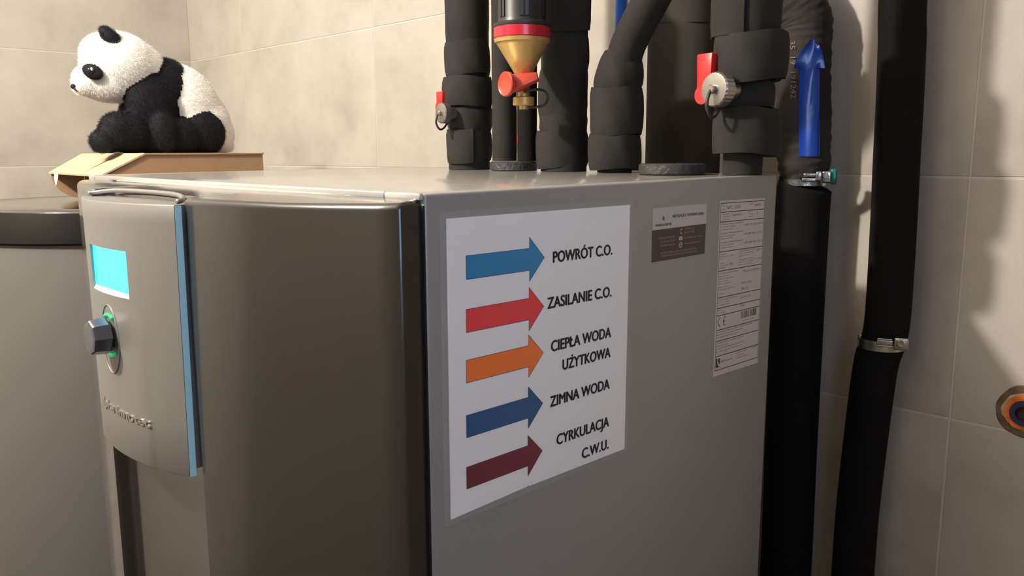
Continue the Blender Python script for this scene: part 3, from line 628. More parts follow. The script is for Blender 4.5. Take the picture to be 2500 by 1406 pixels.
body_me.materials.clear(); body_me.materials.append(M_FURW); body_me.materials.append(M_FURB)
body_me.polygons.foreach_set('material_index', FB.astype(np.int32)); body_me.update()
body = link('body', body_me, None, panda, smooth=True)
def tuft(name, P, Nn, material, lo=0.0022, hi=0.0048, seed=1, wd=0.0006):
    rg = np.random.default_rng(seed); m_ = len(P)
    T_ = np.cross(Nn, rg.normal(size=(m_, 3))); T_ /= np.linalg.norm(T_, axis=1)[:, None]+1e-9
    comb = np.tile(np.array((0, 0.25, -0.55)), (m_, 1)); comb -= Nn*(comb*Nn).sum(1)[:, None]
    Dd = Nn*0.8 + comb + rg.normal(size=(m_, 3))*0.32; Dd /= np.linalg.norm(Dd, axis=1)[:, None]
    L_ = rg.uniform(lo, hi, m_)[:, None]
    A_ = P-T_*wd/2-Nn*0.0005; B_ = P+T_*wd/2-Nn*0.0005; C_ = P+Dd*L_; C_[:, 2] = np.maximum(C_[:, 2], BT+0.0004)
    VV = np.stack([A_, B_, C_], 1).reshape(-1, 3)
    me = bpy.data.meshes.new(name); me.vertices.add(m_*3); me.vertices.foreach_set('co', VV.ravel())
    me.loops.add(m_*3); me.loops.foreach_set('vertex_index', np.arange(m_*3, dtype=np.int32)); me.polygons.add(m_)
    me.polygons.foreach_set('loop_start', np.arange(0, m_*3, 3, dtype=np.int32)); me.polygons.foreach_set('loop_total', np.full(m_, 3, np.int32)); me.update(); me.validate()
    o = link(name, me, material, panda); o['kind'] = 'stuff'; return o
rg = np.random.default_rng(5); FA = np.empty(nf); body_me.polygons.foreach_get('area', FA)
idx = np.where(FC[:, 2] > BT+0.003)[0]; pk = rg.choice(idx, 160000, p=FA[idx]/FA[idx].sum())
FP = FC[pk]+rg.normal(size=(len(pk), 3))*0.0013; FK = fur_black(FP)
for bk, mt_, nm in ((0, M_FURW, 'white_fur'), (1, M_FURB, 'black_fur')):
    q = FK == bk; tuft(nm, FP[q], FN[pk][q], mt_, seed=bk+2, wd=0.00045)
for sd in (1, -1):
    R = Matrix.Rotation(math.radians(-50), 3, 'X')
    bm = bmesh.new(); ec = pl3(272, 97, 44); ec += Vector((0.002, 0, 0.002)); ec = ec if sd > 0 else Vector((PDX-0.020, ec.y+0.012, ec.z-0.008)); ellipsoid(bm, ec, Vector((19*K, 34*K, 17*K)), R); e_ = obj('ear', bm, M_FURB, panda, smooth=True)
    P = np.array([v.co[:] for v in e_.data.vertices]); c = np.array(ec); Nn = P-c; Nn /= np.linalg.norm(Nn, axis=1)[:, None]
    k = np.repeat(np.arange(len(P)), 8); tuft('ear_fur', P[k]+rg.normal(size=(len(k), 3))*0.001, Nn[k], M_FURB, 0.002, 0.0045, seed=9)
    R = Matrix.Rotation(math.radians(-32), 3, 'X') @ Matrix.Rotation(math.radians(-22*sd), 3, 'Z')
    bm = bmesh.new(); ec = pl3(226, 173, 52); ec = ec if sd > 0 else Vector((PDX-0.034, ec.y+0.018, ec.z)); ellipsoid(bm, ec, Vector((9*K, 22*K, 16*K)), R); e_ = obj('eye_patch', bm, M_FURB, panda, smooth=True)
    P = np.array([v.co[:] for v in e_.data.vertices]); c = np.array(ec); Nn = P-c; Nn /= np.linalg.norm(Nn, axis=1)[:, None]
    k = np.repeat(np.arange(len(P)), 4); tuft('eye_patch_fur', P[k], Nn[k], M_FURB, 0.001, 0.003, seed=11)
    bm = bmesh.new(); ev = ec+Vector((0.0045*sd, -0.0045, 0.0015)); ellipsoid(bm, ev, Vector((6*K, 8*K, 8.5*K))); ey = obj('eye', bm, M_EYE, panda, smooth=True)
    bm = bmesh.new(); ellipsoid(bm, ev+Vector((0.0038*sd, 0.0005, 0.0018)), Vector((1.6*K, 3.0*K, 4.5*K))); obj('glint', bm, M_EYEW, ey, smooth=True)
bm = bmesh.new(); ellipsoid(bm, pl3(179, 209, 4), Vector((9*K, 6*K, 6*K))); obj('nose', bm, M_FURB, panda, smooth=True)
bm = bmesh.new(); sweep(bm, [pl3(178, 212, 8), pl3(184, 217, 14), pl3(188, 221, 18)], 0.0011, n=8); obj('mouth_stitch', bm, M_FURB, panda, smooth=True)
rebase(panda, (PDX, pp0.y, BT))

# ------------------------------------------------------------------ insulated pipes on the cabinet
TOPZ = CEIL_Z-0.001
def zc(x, y): return ztop(x, y)+0.0003
def zpx(px, py, Y): return at(px, py, Y).z
def pipe(name, label, cx, cy, r, material, z0=None, z1=TOPZ, group=None):
    t_ = thing(name, label, 'pipe', group)
    bm = bmesh.new(); z0 = zc(cx, cy) if z0 is None else z0
    sweep(bm, [(cx, cy, z0+(z1-z0)*i/12) for i in range(13)], r, n=40); obj('tube', bm, material, t_, sharp=50); return t_
def drain_valve(parent, c, s, ax, hub, lw, lh, col=M_RED):
    """short valve sticking out of the pipe: nickel cap on its end, red lever above, strap loop under the cap"""
    v = empty('drain_valve', parent=parent); c = Vector(c); ax = Vector(ax).normalized(); sx = ax.cross(Vector((0, 0, 1))).normalized()
    bm = bmesh.new(); lathe(bm, [(0, 0.0085*s), (0.020*s, 0.0085*s), (0.0205*s, 0.010*s), (0.026*s, 0.010*s)], c-ax*0.036*s, c, n=20); obj('valve_body', bm, M_NICKEL, v, sharp=40)
    bm = bmesh.new(); lathe(bm, [(0, 0.0125*s), (0.001*s, 0.0135*s), (0.0095*s, 0.0135*s), (0.0108*s, 0.0125*s), (0.011*s, 0.0115*s)], c-ax*0.011*s, c, n=56, knurl=0.0005*s); cap = obj('cap', bm, M_NICKEL, v, sharp=30)
    bm = bmesh.new(); lathe(bm, [(0, 0.0036*s), (0.0034*s, 0.0036*s), (0.0042*s, 0.0028*s)], c, c+ax, n=18); obj('stud', bm, M_NICKEL, cap, sharp=40)
    lp = [c+ax*0.0026*s, c+ax*0.006*s-Vector((0, 0, 0.006*s)), c+ax*0.007*s-Vector((0, 0, 0.014*s)), c+ax*0.002*s-Vector((0, 0, 0.0215*s)), c-ax*0.007*s-Vector((0, 0, 0.0205*s))+sx*0.004*s, c-ax*0.014*s-Vector((0, 0, 0.013*s))+sx*0.004*s, c-ax*0.016*s-Vector((0, 0, 0.008*s))]
    bm = bmesh.new(); sweep(bm, catmull(lp, 6), 0.0014*s, n=10); obj('strap', bm, M_STRAP, v, smooth=True)
    # the lever stands just behind the cap; hub is its lower end
    bm = bbox(-lw/2, lw/2, -0.0040*s, 0.0040*s, -0.002, lh, 0.0014*s, 2); ang = math.atan2(sx.y, sx.x)
    for q in bm.verts: q.co.x *= 0.92+0.16*q.co.z/lh
    bmesh.ops.transform(bm, matrix=Matrix.Translation(hub) @ Matrix.Rotation(ang, 4, 'Z'), verts=bm.verts)
    lv = obj('lever', bm, col, v, sharp=40)
    bm = bmesh.new(); cyl(bm, hub-ax*0.006*s, hub+ax*0.0055*s, lw*0.5, n=24); obj('lever_hub', bm, col, lv, sharp=40)
    return v

# pipe A, leftmost
YA = 0.45; A0 = at(1146, 413, YA); k = mpp(A0)
pa = pipe('insulated_pipe', 'leftmost wrapped grey foam pipe with a small drain valve on its left', A0.x, YA, 50*k, M_FOAM)
for j, (xa, xb, ya, yb, sm_, tl) in enumerate(((1085, 1190, -60, 103, 2.4, 0.001), (1087, 1198, 105, 185, 6.25, 0.0012), (1081, 1203, 188, 262, 6.4, -0.0012), (1091, 1200, 262, 318, 2.6, -0.002), (1092, 1202, 318, 396, 5.45, 0.002))):
    c = at((xa+xb)/2, (ya+yb)/2, YA)
    wrap('wrap', pa, c.x, YA, zpx(1146, yb, YA), zpx(1146, ya, YA), (xb-xa)/2*k-0.0025, M_FOAM, seam=sm_, tilt=tl, th=0.009, ph=j*1.7, bow=0.0006)
drain_valve(pa, at(1075, 276, YA-0.052), 1.02, Vector((-0.12, -0.99, 0)), at(1078, 262, YA-0.034), 0.0155, 0.022)
rebase(pa, (A0.x, YA, zc(A0.x, YA)))

# foam discs over the cable and pipe openings
for px0, px1, Y, lab in ((1196, 1312, 0.445, 'granular black foam ring round the two thin pipes on the cabinet'), (1560, 1721, 0.430, 'granular black foam disc lying on the cabinet before the wide pipe')):
    c = at((px0+px1)/2, 408, Y); r = (px1-px0)/2*mpp(c); bm = bmesh.new(); z = zc(c.x, Y)
    lathe(bm, [(0, r-0.001), (0.001, r), (0.0105, r), (0.012, r-0.0016), (0.0122, 0.003)], (c.x, Y, z), (c.x, Y, 5), n=64)
    o = obj('foam_disc', bm, M_DISC, sharp=40); tag(o, lab, 'foam disc', 'foam discs on the cabinet top')
# thin pipes B1, B2 in the first ring
DZ = 0.0124
for px, r_px, lab, red in ((1232, 30, 'thin black foam pipe left of its twin behind the brass filter', False), (1287, 24, 'thinner black foam pipe with a red mark behind the brass filter', True)):
    c = at(px, 395, 0.452); q = pipe('thin_pipe', lab, c.x, 0.452, r_px*mpp(c), M_FOAMB if red else M_FOAM, z0=zc(c.x, 0.452)+DZ)
    if red:
        r = r_px*mpp(c)
        for (za, zb, a0, a1) in ((372, 268, 197, 201), (350, 325, 198, 222)):
            bm = bmesh.new(); z0_, z1_ = zpx(px, za, 0.452), zpx(px, zb, 0.452); R0 = []
            for rr in (r+0.0002, r+0.0007):
                for a in (a0+28, a1+28):
                    R0.append([bm.verts.new((c.x+rr*math.cos(math.radians(a)), 0.452+rr*math.sin(math.radians(a)), z)) for z in (z0_, z1_)])
            L_ = [R0[0], R0[1], R0[3], R0[2]]
            for i in range(4): bm.faces.new((L_[i][0], L_[(i+1) % 4][0], L_[(i+1) % 4][1], L_[i][1]))
            bm.faces.new([l[0] for l in L_]); bm.faces.new([l[1] for l in L_]); tag(obj('red_mark', bm, mat('dull_red_print', (0.22, 0.012, 0.02), 0.6), q), 'red printed mark')
    rebase(q, (c.x, 0.452, zc(c.x, 0.452)+DZ))

# pipe C
YC = 0.455; C0 = at(1376, 416, YC); k = mpp(C0)
pc = pipe('insulated_pipe', 'wrapped grey foam pipe just right of the brass filter', C0.x, YC, 56*k, M_FOAM)
for j, (xa, xb, ya, yb, sm_, tl) in enumerate(((1322, 1441, -60, 82, 6.5, 0.001), (1322, 1436, 82, 168, 2.3, 0.0), (1312, 1434, 168, 283, 2.5, 0.003), (1314, 1432, 283, 320, 2.2, 0.001), (1308, 1434, 320, 408, 6.6, 0.001))):
    c = at((xa+xb)/2, (ya+yb)/2, YC)
    wrap('wrap', pc, c.x, YC, zpx(1376, yb, YC), zpx(1376, ya, YC), (xb-xa)/2*k-0.003, M_FOAM, seam=sm_, tilt=tl, th=0.010, ph=j*2.1, bow=0.0006)
rebase(pc, (C0.x, YC, zc(C0.x, YC)))

# dirt filter with brass cone
YF = 0.372; f0 = at(1274.5, 90, YF); kf = mpp(f0); FX = f0.x
def fz(py): return zpx(1274.5, py, YF)
flt = thing('dirt_filter', 'black water filter with a red ring and brass funnel hanging between pipes', 'filter')
Rb = 58*kf
bm = bmesh.new(); ztp = fz(-150); lathe(bm, [(0, Rb*1.17), (0.0014, Rb*1.2), (fz(60)-fz(70), Rb*1.2), (fz(56)-fz(70), Rb*1.03), (fz(48)-fz(70), Rb), (ztp-fz(70), Rb), (ztp-fz(70)+0.006, Rb*0.8), (ztp-fz(70)+0.007, Rb*0.45)], (FX, YF, fz(70)), (FX, YF, 5), n=48); fb_ = obj('housing', bm, M_BPLAST, flt, sharp=35)
for a in range(0, 360, 60):                            # raised frames on the housing
    a0 = math.radians(a-70)
    for da, wd_ in ((-0.42, 0.07), (0.42, 0.07)):
        bm = bmesh.new(); P = []
        for rr in (Rb*0.985, Rb*1.045):
            for aa in (a0+da-wd_, a0+da+wd_): P.append([bm.verts.new((FX+rr*math.cos(aa), YF+rr*math.sin(aa), z)) for z in (fz(46), fz(-120))])
        L_ = [P[0], P[1], P[3], P[2]]
        for i in range(4): bm.faces.new((L_[i][0], L_[(i+1) % 4][0], L_[(i+1) % 4][1], L_[i][1]))
        bm.faces.new([l[0] for l in L_]); bm.faces.new([l[1] for l in L_]); obj('rib', bm, M_BPLAST, flt)
bm = bmesh.new(); r = 69.5*kf; lathe(bm, [(0, r*0.97), (0.001, r), (fz(68)-fz(95)-0.001, r), (fz(68)-fz(95), r*0.97)], (FX, YF, fz(95)), (FX, YF, 5), n=64); tag(obj('ring', bm, M_CRIMSON, flt, sharp=35), 'crimson plastic ring')
bm = bmesh.new(); lathe(bm, [(0, 14*kf), (fz(190)-fz(240), 14.5*kf), (fz(186)-fz(240), 19*kf), (fz(112)-fz(240), 60*kf), (fz(107)-fz(240), 63*kf), (fz(105)-fz(240), 67*kf), (fz(96)-fz(240), 69*kf), (fz(94)-fz(240), 60*kf)], (FX+5*kf, YF, fz(240)), (FX+5*kf, YF, 5), n=56)
for v in bm.verts:
    tt = min(1, max(0, (v.co.z-fz(186))/(fz(96)-fz(186)))); v.co.x -= 5*kf*tt
tag(obj('brass_funnel', bm, M_BRASS, flt, sharp=40), 'brass funnel')
bm = bmesh.new(); lathe(bm, [(0, 24*kf), (0.0008, 26*kf), (fz(239)-fz(258), 26*kf), (fz(237)-fz(258), 23*kf)], (FX+5*kf, YF, fz(258)), (FX+5*kf, YF, 5), n=48, knurl=0.0003); dc = obj('drain_cap', bm, M_BRASS, flt, sharp=30)
bm = bmesh.new(); cyl(bm, (FX+5*kf, YF, fz(267)), (FX+5*kf, YF, fz(257)), 11*kf, n=24); obj('nub', bm, M_BRASS, dc, sharp=40)
vdir = (Vector((CAM[0], CAM[1], 0))-Vector((FX, YF, 0))).normalized(); vs_ = Vector((0, 0, 1)).cross(vdir).normalized()   # towards viewer / viewer's right
axh = (vdir*0.62 - vs_*0.78).normalized()
hub = Vector((FX+5*kf, YF, fz(208)))
bm = bmesh.new(); lathe(bm, [(0, 0.009), (0.024, 0.0085), (0.0250, 0.0135), (0.0258, 0.0145), (0.0300, 0.0145), (0.0310, 0.0133), (0.0302, 0.0122), (0.0298, 0.004)], hub-axh*0.002, hub+axh, n=40); hd = obj('handle', bm, M_CORAL, flt, sharp=35)
bm = bbox(0.0, 0.036, -0.0055, 0.0055, -0.0090, 0.0090, 0.0020, 2)
for v in bm.verts: v.co.z *= 1.25-0.75*v.co.x/0.036
bx_ = (vs_*0.93+Vector((0, 0, 0.22))).normalized(); by_ = axh; bz_ = bx_.cross(by_).normalized(); by_ = bz_.cross(bx_).normalized()
mt4 = Matrix((bx_, by_, bz_)).transposed().to_4x4(); bmesh.ops.transform(bm, matrix=Matrix.Translation(hub+axh*0.0225) @ mt4, verts=bm.verts); obj('grip', bm, M_CORAL, hd, sharp=40)
c5 = Vector((FX+5*kf, YF, 0))
lp = [c5+vs_*0.000+vdir*0.011+Vector((0, 0, fz(226))), c5+vs_*0.012+vdir*0.010+Vector((0, 0, fz(221))), c5+vs_*0.024+vdir*0.004+Vector((0, 0, fz(222))), c5+vs_*0.0290+vdir*0.002+Vector((0, 0, fz(238))), c5+vs_*0.0255+Vector((0, 0, fz(256))), c5+vs_*0.014+Vector((0, 0, fz(262))), c5+vs_*0.004+Vector((0, 0, fz(262)))]
bm = bmesh.new(); sweep(bm, catmull(lp, 6), 0.0016, n=8); obj('strap', bm, M_STRAP, flt, smooth=True)
bm = bmesh.new(); sweep(bm, [(FX, YF, ztp), (FX, YF, 0.7), (FX, YF, TOPZ)], 0.016, n=24); obj('inlet_pipe', bm, M_BRASS, flt, smooth=True)
rebase(flt, (FX, YF, fz(267)))

# pipe D leaning right, with a tube bending away up to the right
YD = 0.45; D0 = at(1500, 417, YD); k = mpp(D0)
pd = thing('insulated_pipe', 'bent foam pipe leaning right, in a collar of three wraps', 'pipe')
dp = [at(1500, 417, YD), at(1503, 300, YD), at(1512, 200, YD), at(1530, 120, YD), at(1560, 55, YD), at(1605, -30, YD), at(1640, -110, YD), at(1655, -220, YD)]
dp[0].z = zc(D0.x, YD); dp += [Vector((dp[-1].x+0.004, YD, 0.7)), Vector((dp[-1].x+0.004, YD, TOPZ))]
bm = bmesh.new(); sweep(bm, catmull(dp, 8), 42*k, n=40); obj('tube', bm, M_FOAM, pd, sharp=50)
for j, (xa, xb, ya, yb, tx_, dr, sm_) in enumerate(((1447, 1566, 127, 222, 8, 0.0, 2.3), (1437, 1567, 216, 330, 2, 0, 2.5), (1433, 1562, 328, 413, 2, 0, 2.0))):
    cb_ = at((xa+xb)/2, yb, YD); ct = at((xa+xb)/2+tx_, ya, YD)
    wrap('wrap', pd, cb_.x, YD, cb_.z, ct.z, (xb-xa)/2*k-(0.0110 if j == 0 else 0.0028), M_FOAM, seam=sm_, th=0.006, top=(ct.x, YD), ph=j*1.3, bow=0.0035 if j == 0 else 0.0008, flare=0.0085 if j == 0 else 0.0)
rebase(pd, (D0.x, YD, zc(D0.x, YD)))

# wide grey pipe E rising behind the cabinet
YE = 0.600; E0 = at(1668, 300, YE); k = mpp(E0)
pe = thing('wide_pipe', 'wide smooth grey pipe rising behind the cabinet', 'pipe')
bm = bmesh.new(); sweep(bm, [(E0.x, YE, FLOOR_Z+0.001+(TOPZ-FLOOR_Z-0.001)*i/16) for i in range(17)], 90*k, n=56); obj('tube', bm, M_FOAMG, pe, smooth=True)
wrap('sleeve', pe, E0.x, YE, zpx(1668, 66, YE), 0.62, 91.5*k, M_FOAMG, seam=2.0, th=0.003, lip=0.002)
rebase(pe, (E0.x, YE, FLOOR_Z+0.001))

# pipe F with drain valve
YFP = 0.462; F0 = at(1812, 422, YFP); k = mpp(F0)
pf_ = pipe('insulated_pipe', 'thick wrapped foam pipe with red valve lever above the rating plate', F0.x, YFP, 47*k, M_FOAM)
for j, (xa, xb, ya, yb, sm_, tl, sl) in enumerate(((1742, 1910, -80, 92, 4.9, 0.001, 0), (1742, 1917, 90, 203, 6.6, 0.002, 0), (1744, 1888, 200, 266, 2.2, 0.0005, 0), (1742, 1897, 262, 376, 6.6, -0.002, 0))):
    c = at((xa+xb)/2, (ya+yb)/2, YFP)
    wrap('wrap', pf_, c.x, YFP, zpx(1820, yb, YFP), zpx(1820, ya, YFP), (xb-xa)/2*k-0.0035, M_FOAM, seam=sm_, tilt=tl, th=0.008, ph=j*1.1, bow=0.0005, flare=0.002 if j == 3 else 0)
drain_valve(pf_, at(1742, 218, YFP-0.056), 1.30, Vector((-0.165, -0.98, 0)), at(1724, 232, YFP-0.036), 0.0200, 0.043)
# slit cut in the upper wrap
p0, p1 = at(1744, 40, YFP-0.0120), at(1738, 96, YFP-0.0120)
bm = bmesh.new(); sweep(bm, [p0, (p0+p1)/2+Vector((0, 0, 0.001)), p1], 0.0016, n=8); obj('slit', bm, M_BLACK, pf_)
rebase(pf_, (F0.x, YFP, zc(F0.x, YFP)))

# pipe G behind the back right corner: crinkled upper part, clamp, straight lower part
YG = 0.684; G0 = at(1963, 300, YG); k = mpp(G0); rG = 62*k
pg = thing('crinkled_pipe', 'crinkled dark foam pipe with printed numbers behind the cabinet corner', 'pipe')
gp = [at(1968, 440, YG), at(1962, 380, YG), at(1964, 300, YG), at(1962, 200, YG), at(1964, 110, YG), at(1966, 55, YG)]
zt = gp[-1].z; gx = gp[-1].x
gp += [Vector((gx-0.010, YG-0.006, zt+0.024)), Vector((gx-0.030, YG-0.018, zt+0.046)), Vector((E0.x+0.053, YE+0.026, zt+0.056))]     # ends in the side of the wide pipe
bm = bmesh.new(); sweep(bm, catmull(gp, 10), lambda t_: rG*(0.80+0.2*min(1, t_*14)) , n=48, noise=0.00045); obj('upper_tube', bm, M_CRINK, pg, smooth=True)
gl = [at(1966, 452, YG), at(1962, 470, YG), at(1956, 560, YG), at(1944, 800, YG), at(1930, 1100, YG), at(1917, 1404, YG)]; e_ = gl[-1]; gl += [Vector((e_.x-0.002, YG, -0.9)), Vector((e_.x-0.003, YG, FLOOR_Z+0.001))]
bm = bmesh.new(); sweep(bm, catmull(gl, 6), lambda t_: rG*(0.94+0.10*min(1, t_*30)), n=48); obj('lower_tube', bm, M_FOAMB, pg, smooth=True)
def on_g(px, py, lift):                  # a point of the pipe's surface seen at a photo pixel
    d = np.array(ray(px, py)); cx_, cy_ = G0.x, YG; R_ = rG+lift; o2 = CAM[:2]-np.array((cx_, cy_)); A_ = d[0]**2+d[1]**2; B_ = 2*(o2@d[:2]); C_ = o2@o2-R_*R_
    disc = max(B_*B_-4*A_*C_, 0); t_ = (-B_-math.sqrt(disc))/(2*A_); return Vector(CAM+t_*d)
me = text_mesh([('35  19  191242', 0.0, 1.0, 0.0, 1.0)], lambda u, v: on_g(1928+v*13+u*3, 100+u*140, 0.0012)); link('printed_number', me, M_PRINT, pg)
rebase(pg, (gl[-1].x, YG, FLOOR_Z+0.001))
arr = bmesh.new(); rows = []
prof = [(382, 1950, 2001), (340, 1950.5, 2001), (300, 1951, 2001), (260, 1951, 2001), (220, 1951.5, 2001), (190, 1952, 2001.5), (168, 1953, 2002), (166, 1938, 2014), (150, 1944, 2012), (130, 1953, 2008), (110, 1968, 2000), (96, 1980, 1989)]
rg2 = random.Random(4)
for py, xa, xb in prof:
    for lf in (0.0024, 0.0028):
        rows.append([arr.verts.new(on_g(xa+(xb-xa)*i/8, py, lf + (0.0008*math.sin(py*0.05+i) if 3 < i < 7 and py < 300 else 0)+(0.0035*(abs(i-4)/4)**2 if py < 167 else 0))) for i in range(9)])
for a in range(0, len(rows)-2, 2):
    for i in range(8):
        arr.faces.new((rows[a+1][i], rows[a+1][i+1], rows[a+3][i+1], rows[a+3][i])); arr.faces.new((rows[a][i], rows[a+2][i], rows[a+2][i+1], rows[a][i+1]))
    for i in (0, 8): arr.faces.new((rows[a][i], rows[a+1][i], rows[a+3][i], rows[a+2][i]))
for a in (0, len(rows)-2):
    for i in range(8): arr.faces.new((rows[a][i], rows[a][i+1], rows[a+1][i+1], rows[a+1][i]))
tag(obj('arrow_sticker', arr, M_BLUE, sharp=60), 'blue shiny tape arrow pointing up on the crinkled pipe', 'sticker')
# blue pipe far behind the bent pipe
c = at(1517, 20, 0.70); bm = bmesh.new(); sweep(bm, [(c.x, 0.70, 0.02), (c.x, 0.70, 0.3), (c.x, 0.70, TOPZ)], 15*mpp(c), n=24)
tag(obj('blue_pipe', bm, mat('blue_plastic', (0.01, 0.11, 0.55), 0.35), smooth=True), 'thin bright blue pipe against the wall behind the bent pipe', 'pipe')

# clamp round pipe G
def clamp_band(parent, c, r, h, th=0.0018):
    bm = bmesh.new(); n_ = 48; P = []
    for i in range(n_):
        a = 2*PI*i/n_; P.append([bm.verts.new((c[0]+rr*math.cos(a), c[1]+rr*math.sin(a), c[2]+dz)) for rr, dz in ((r, -h/2), (r+th, -h/2), (r+th, h/2), (r, h/2))])
    for i in range(n_):
        q = P[(i+1) % n_]
        for j in range(4): bm.faces.new((P[i][j], P[i][(j+1) % 4], q[(j+1) % 4], q[j]))
    return obj('band', bm, M_ZINC, parent, sharp=35)
cl = thing('pipe_clamp', 'shiny steel clamp with green rubber lining on the crinkled pipe', 'clamp')
gc = at(1962, 444, YG); rc = rG*0.86
clamp_band(cl, gc, rc, 0.0085)
v2 = (Vector((CAM[0], CAM[1], 0))-Vector((gc.x, gc.y, 0))).normalized(); s2 = Vector((0, 0, 1)).cross(v2).normalized()
def lug(name, px, py, dx, dz, dd, dep, mt_, bev=0.0016, par=None, rot=0.0):
    c_ = at(px, py, dep); b = bbox(-dx/2, dx/2, -dd/2, dd/2, -dz/2, dz/2, bev, 3)
    m3 = Matrix((s2, -v2, Vector((0, 0, 1)))).transposed().to_4x4() @ Matrix.Rotation(rot, 4, 'Y')
    bmesh.ops.transform(b, matrix=Matrix.Translation(c_) @ m3, verts=b.verts); return obj(name, b, mt_, par or cl, sharp=40)
yq = YG-rc
lug('lug', 1977, 427, 0.0155, 0.0048, 0.007, yq-0.001, M_ZINC); lug('lug', 1975, 439, 0.017, 0.0052, 0.007, yq-0.001, M_ZINC)
lug('lug', 1999, 430, 0.0075, 0.0125, 0.007, yq+0.004, M_ZINC, 0.002); fl = lug('flange', 2018, 432, 0.0115, 0.0150, 0.006, yq+0.012, M_ZINC, 0.002)
bm = bmesh.new(); c_ = at(2017, 430, yq+0.006); lathe(bm, [(0, 0.0036), (0.004, 0.0036), (0.0046, 0.0030)], c_, c_+v2, n=6); obj('bolt', bm, M_ZINC, fl)
lug('rubber_lining', 2035, 431, 0.0085, 0.0200, 0.010, yq+0.020, M_TEAL, 0.0025)
bm = bmesh.new(); cyl(bm, (gc.x, YG+rc*0.9, gc.z), (gc.x, WALL_Y-0.0008, gc.z), 0.004, n=16); obj('threaded_rod', bm, M_ZINC, cl, smooth=True)
rebase(cl, (gc.x, gc.y, gc.z))

# pipe H with its clamp
YH = 0.690; kh = mpp(at(2180, 400, YH)); rH = 53*kh
ph_ = thing('black_pipe', 'long plain black foam pipe at the right, kinked at its clamp', 'pipe')
hpn = [at(2207, -60, YH), at(2202, 100, YH), at(2196, 250, YH), at(2188, 400, YH), at(2181, 550, YH), at(2171, 720, YH), at(2161, 815, YH), at(2140, 880, YH), at(2126, 970, YH), at(2106, 1130, YH), at(2092, 1260, YH), at(2081, 1406, YH)]
e0 = hpn[0]; e1 = hpn[-1]
path = [Vector((e0.x-0.004, YH, TOPZ)), Vector((e0.x-0.002, YH, 0.6))] + hpn + [Vector((e1.x-0.002, YH, -0.9)), Vector((e1.x-0.002, YH, FLOOR_Z+0.001))]
bm = bmesh.new(); sweep(bm, catmull(path, 8), rH, n=40); obj('tube', bm, M_FOAMB, ph_, smooth=True)
rebase(ph_, (e1.x-0.002, YH, FLOOR_Z+0.001))
ch = thing('pipe_clamp', 'dull steel clamp with two screws on the plain black pipe', 'clamp')
hc = at(2153, 836, YH); bd = clamp_band(ch, (hc.x, hc.y, hc.z), rH*0.99, 0.0125)
v2 = (Vector((CAM[0], CAM[1], 0))-Vector((hc.x, hc.y, 0))).normalized(); s2 = Vector((0, 0, 1)).cross(v2).normalized()
yq = YH-rH
l1 = lug('flange', 2106, 827, 0.0115, 0.0125, 0.005, yq+0.020, M_ZINC, 0.002, ch); l2 = lug('flange', 2200, 840, 0.0165, 0.0155, 0.005, yq+0.006, M_ZINC, 0.002, ch)
for px, py, dep, pr_ in ((2104, 826, yq+0.0165, l1), (2199, 838, yq+0.002, l2)):
    c_ = at(px, py, dep); bm = bmesh.new(); lathe(bm, [(0, 0.0050), (0.0022, 0.0050), (0.0032, 0.0040), (0.0030, 0.0012)], c_, c_+v2, n=24); obj('screw', bm, M_ZINC, pr_, sharp=35)
for py in (828, 845): lug('rib', 2160, py, 0.017, 0.0018, 0.003, yq-0.0022, M_ZINC, 0.0006, ch)
lug('tongue', 2160, 836, 0.018, 0.0062, 0.002, yq-0.0018, M_ZINC, 0.0008, ch)
bm = bmesh.new(); cyl(bm, (hc.x, YH+rH*0.9, hc.z), (hc.x, WALL_Y-0.0008, hc.z), 0.004, n=16); obj('threaded_rod', bm, M_ZINC, ch, smooth=True)
rebase(ch, (hc.x, hc.y, hc.z))

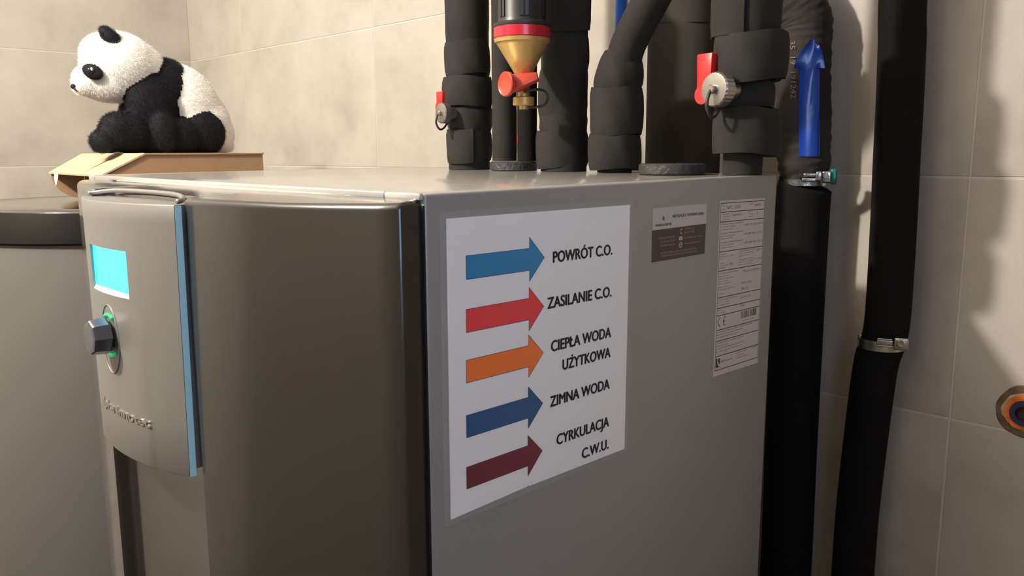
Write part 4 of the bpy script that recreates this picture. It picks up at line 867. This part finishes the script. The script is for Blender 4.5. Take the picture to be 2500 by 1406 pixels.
# ------------------------------------------------------------------ open pipe outlet in the wall at the right edge
wo = thing('wall_outlet', 'round wall opening with orange conduit and dark blue pipe at the right edge', 'outlet')
oc = at(2504, 1006, WALL_Y); 
def wob_disc(name, r, y0_, y1_, material, amp, seed, par, hole=0.0, n_=40):
    rr = random.Random(seed); bm = bmesh.new(); A_ = []; B_ = []; A2 = []; B2 = []
    for i in range(n_):
        a = 2*PI*i/n_; q = r*(1+amp*(math.sin(3*a+seed)+0.6*math.sin(7*a+2*seed)+rr.uniform(-.6, .6)))
        A_.append(bm.verts.new((oc.x+q*math.cos(a), y0_, oc.z+q*math.sin(a)))); B_.append(bm.verts.new((oc.x+q*0.96*math.cos(a), y1_, oc.z+q*0.96*math.sin(a))))
        if hole: A2.append(bm.verts.new((oc.x+hole*math.cos(a), y0_, oc.z+hole*math.sin(a)))); B2.append(bm.verts.new((oc.x+hole*math.cos(a), y1_, oc.z+hole*math.sin(a))))
    for i in range(n_):
        j = (i+1) % n_; bm.faces.new((A_[i], A_[j], B_[j], B_[i]))
        if hole: bm.faces.new((A2[i], B2[i], B2[j], A2[j])); bm.faces.new((B_[i], B_[j], B2[j], B2[i])); bm.faces.new((A_[i], A2[i], A2[j], A_[j]))
    if not hole: bm.faces.new(B_); bm.faces.new(A_[::-1])
    return obj(name, bm, material, par)
wob_disc('cement_ring', 0.0315, WALL_Y-0.0003, WALL_Y-0.0022, M_RUST, 0.02, 3, wo, 0.019)
wob_disc('filler_ring', 0.0245, WALL_Y-0.0008, WALL_Y-0.0034, M_CREAM, 0.04, 5, wo, 0.018)
wob_disc('orange_conduit', 0.0215, WALL_Y-0.0004, WALL_Y-0.0070, M_ORANGE, 0.012, 2, wo, 0.0150)
wob_disc('blue_pipe_end', 0.0150, WALL_Y-0.0004, WALL_Y-0.0110, M_DBLUE, 0.0, 1, wo, 0.0085)
wob_disc('inner_plug', 0.0086, WALL_Y-0.0004, WALL_Y-0.0050, mat('dark_plug', (0.05, 0.012, 0.010), 0.6), 0.0, 1, wo)
rebase(wo, (oc.x, WALL_Y, oc.z))
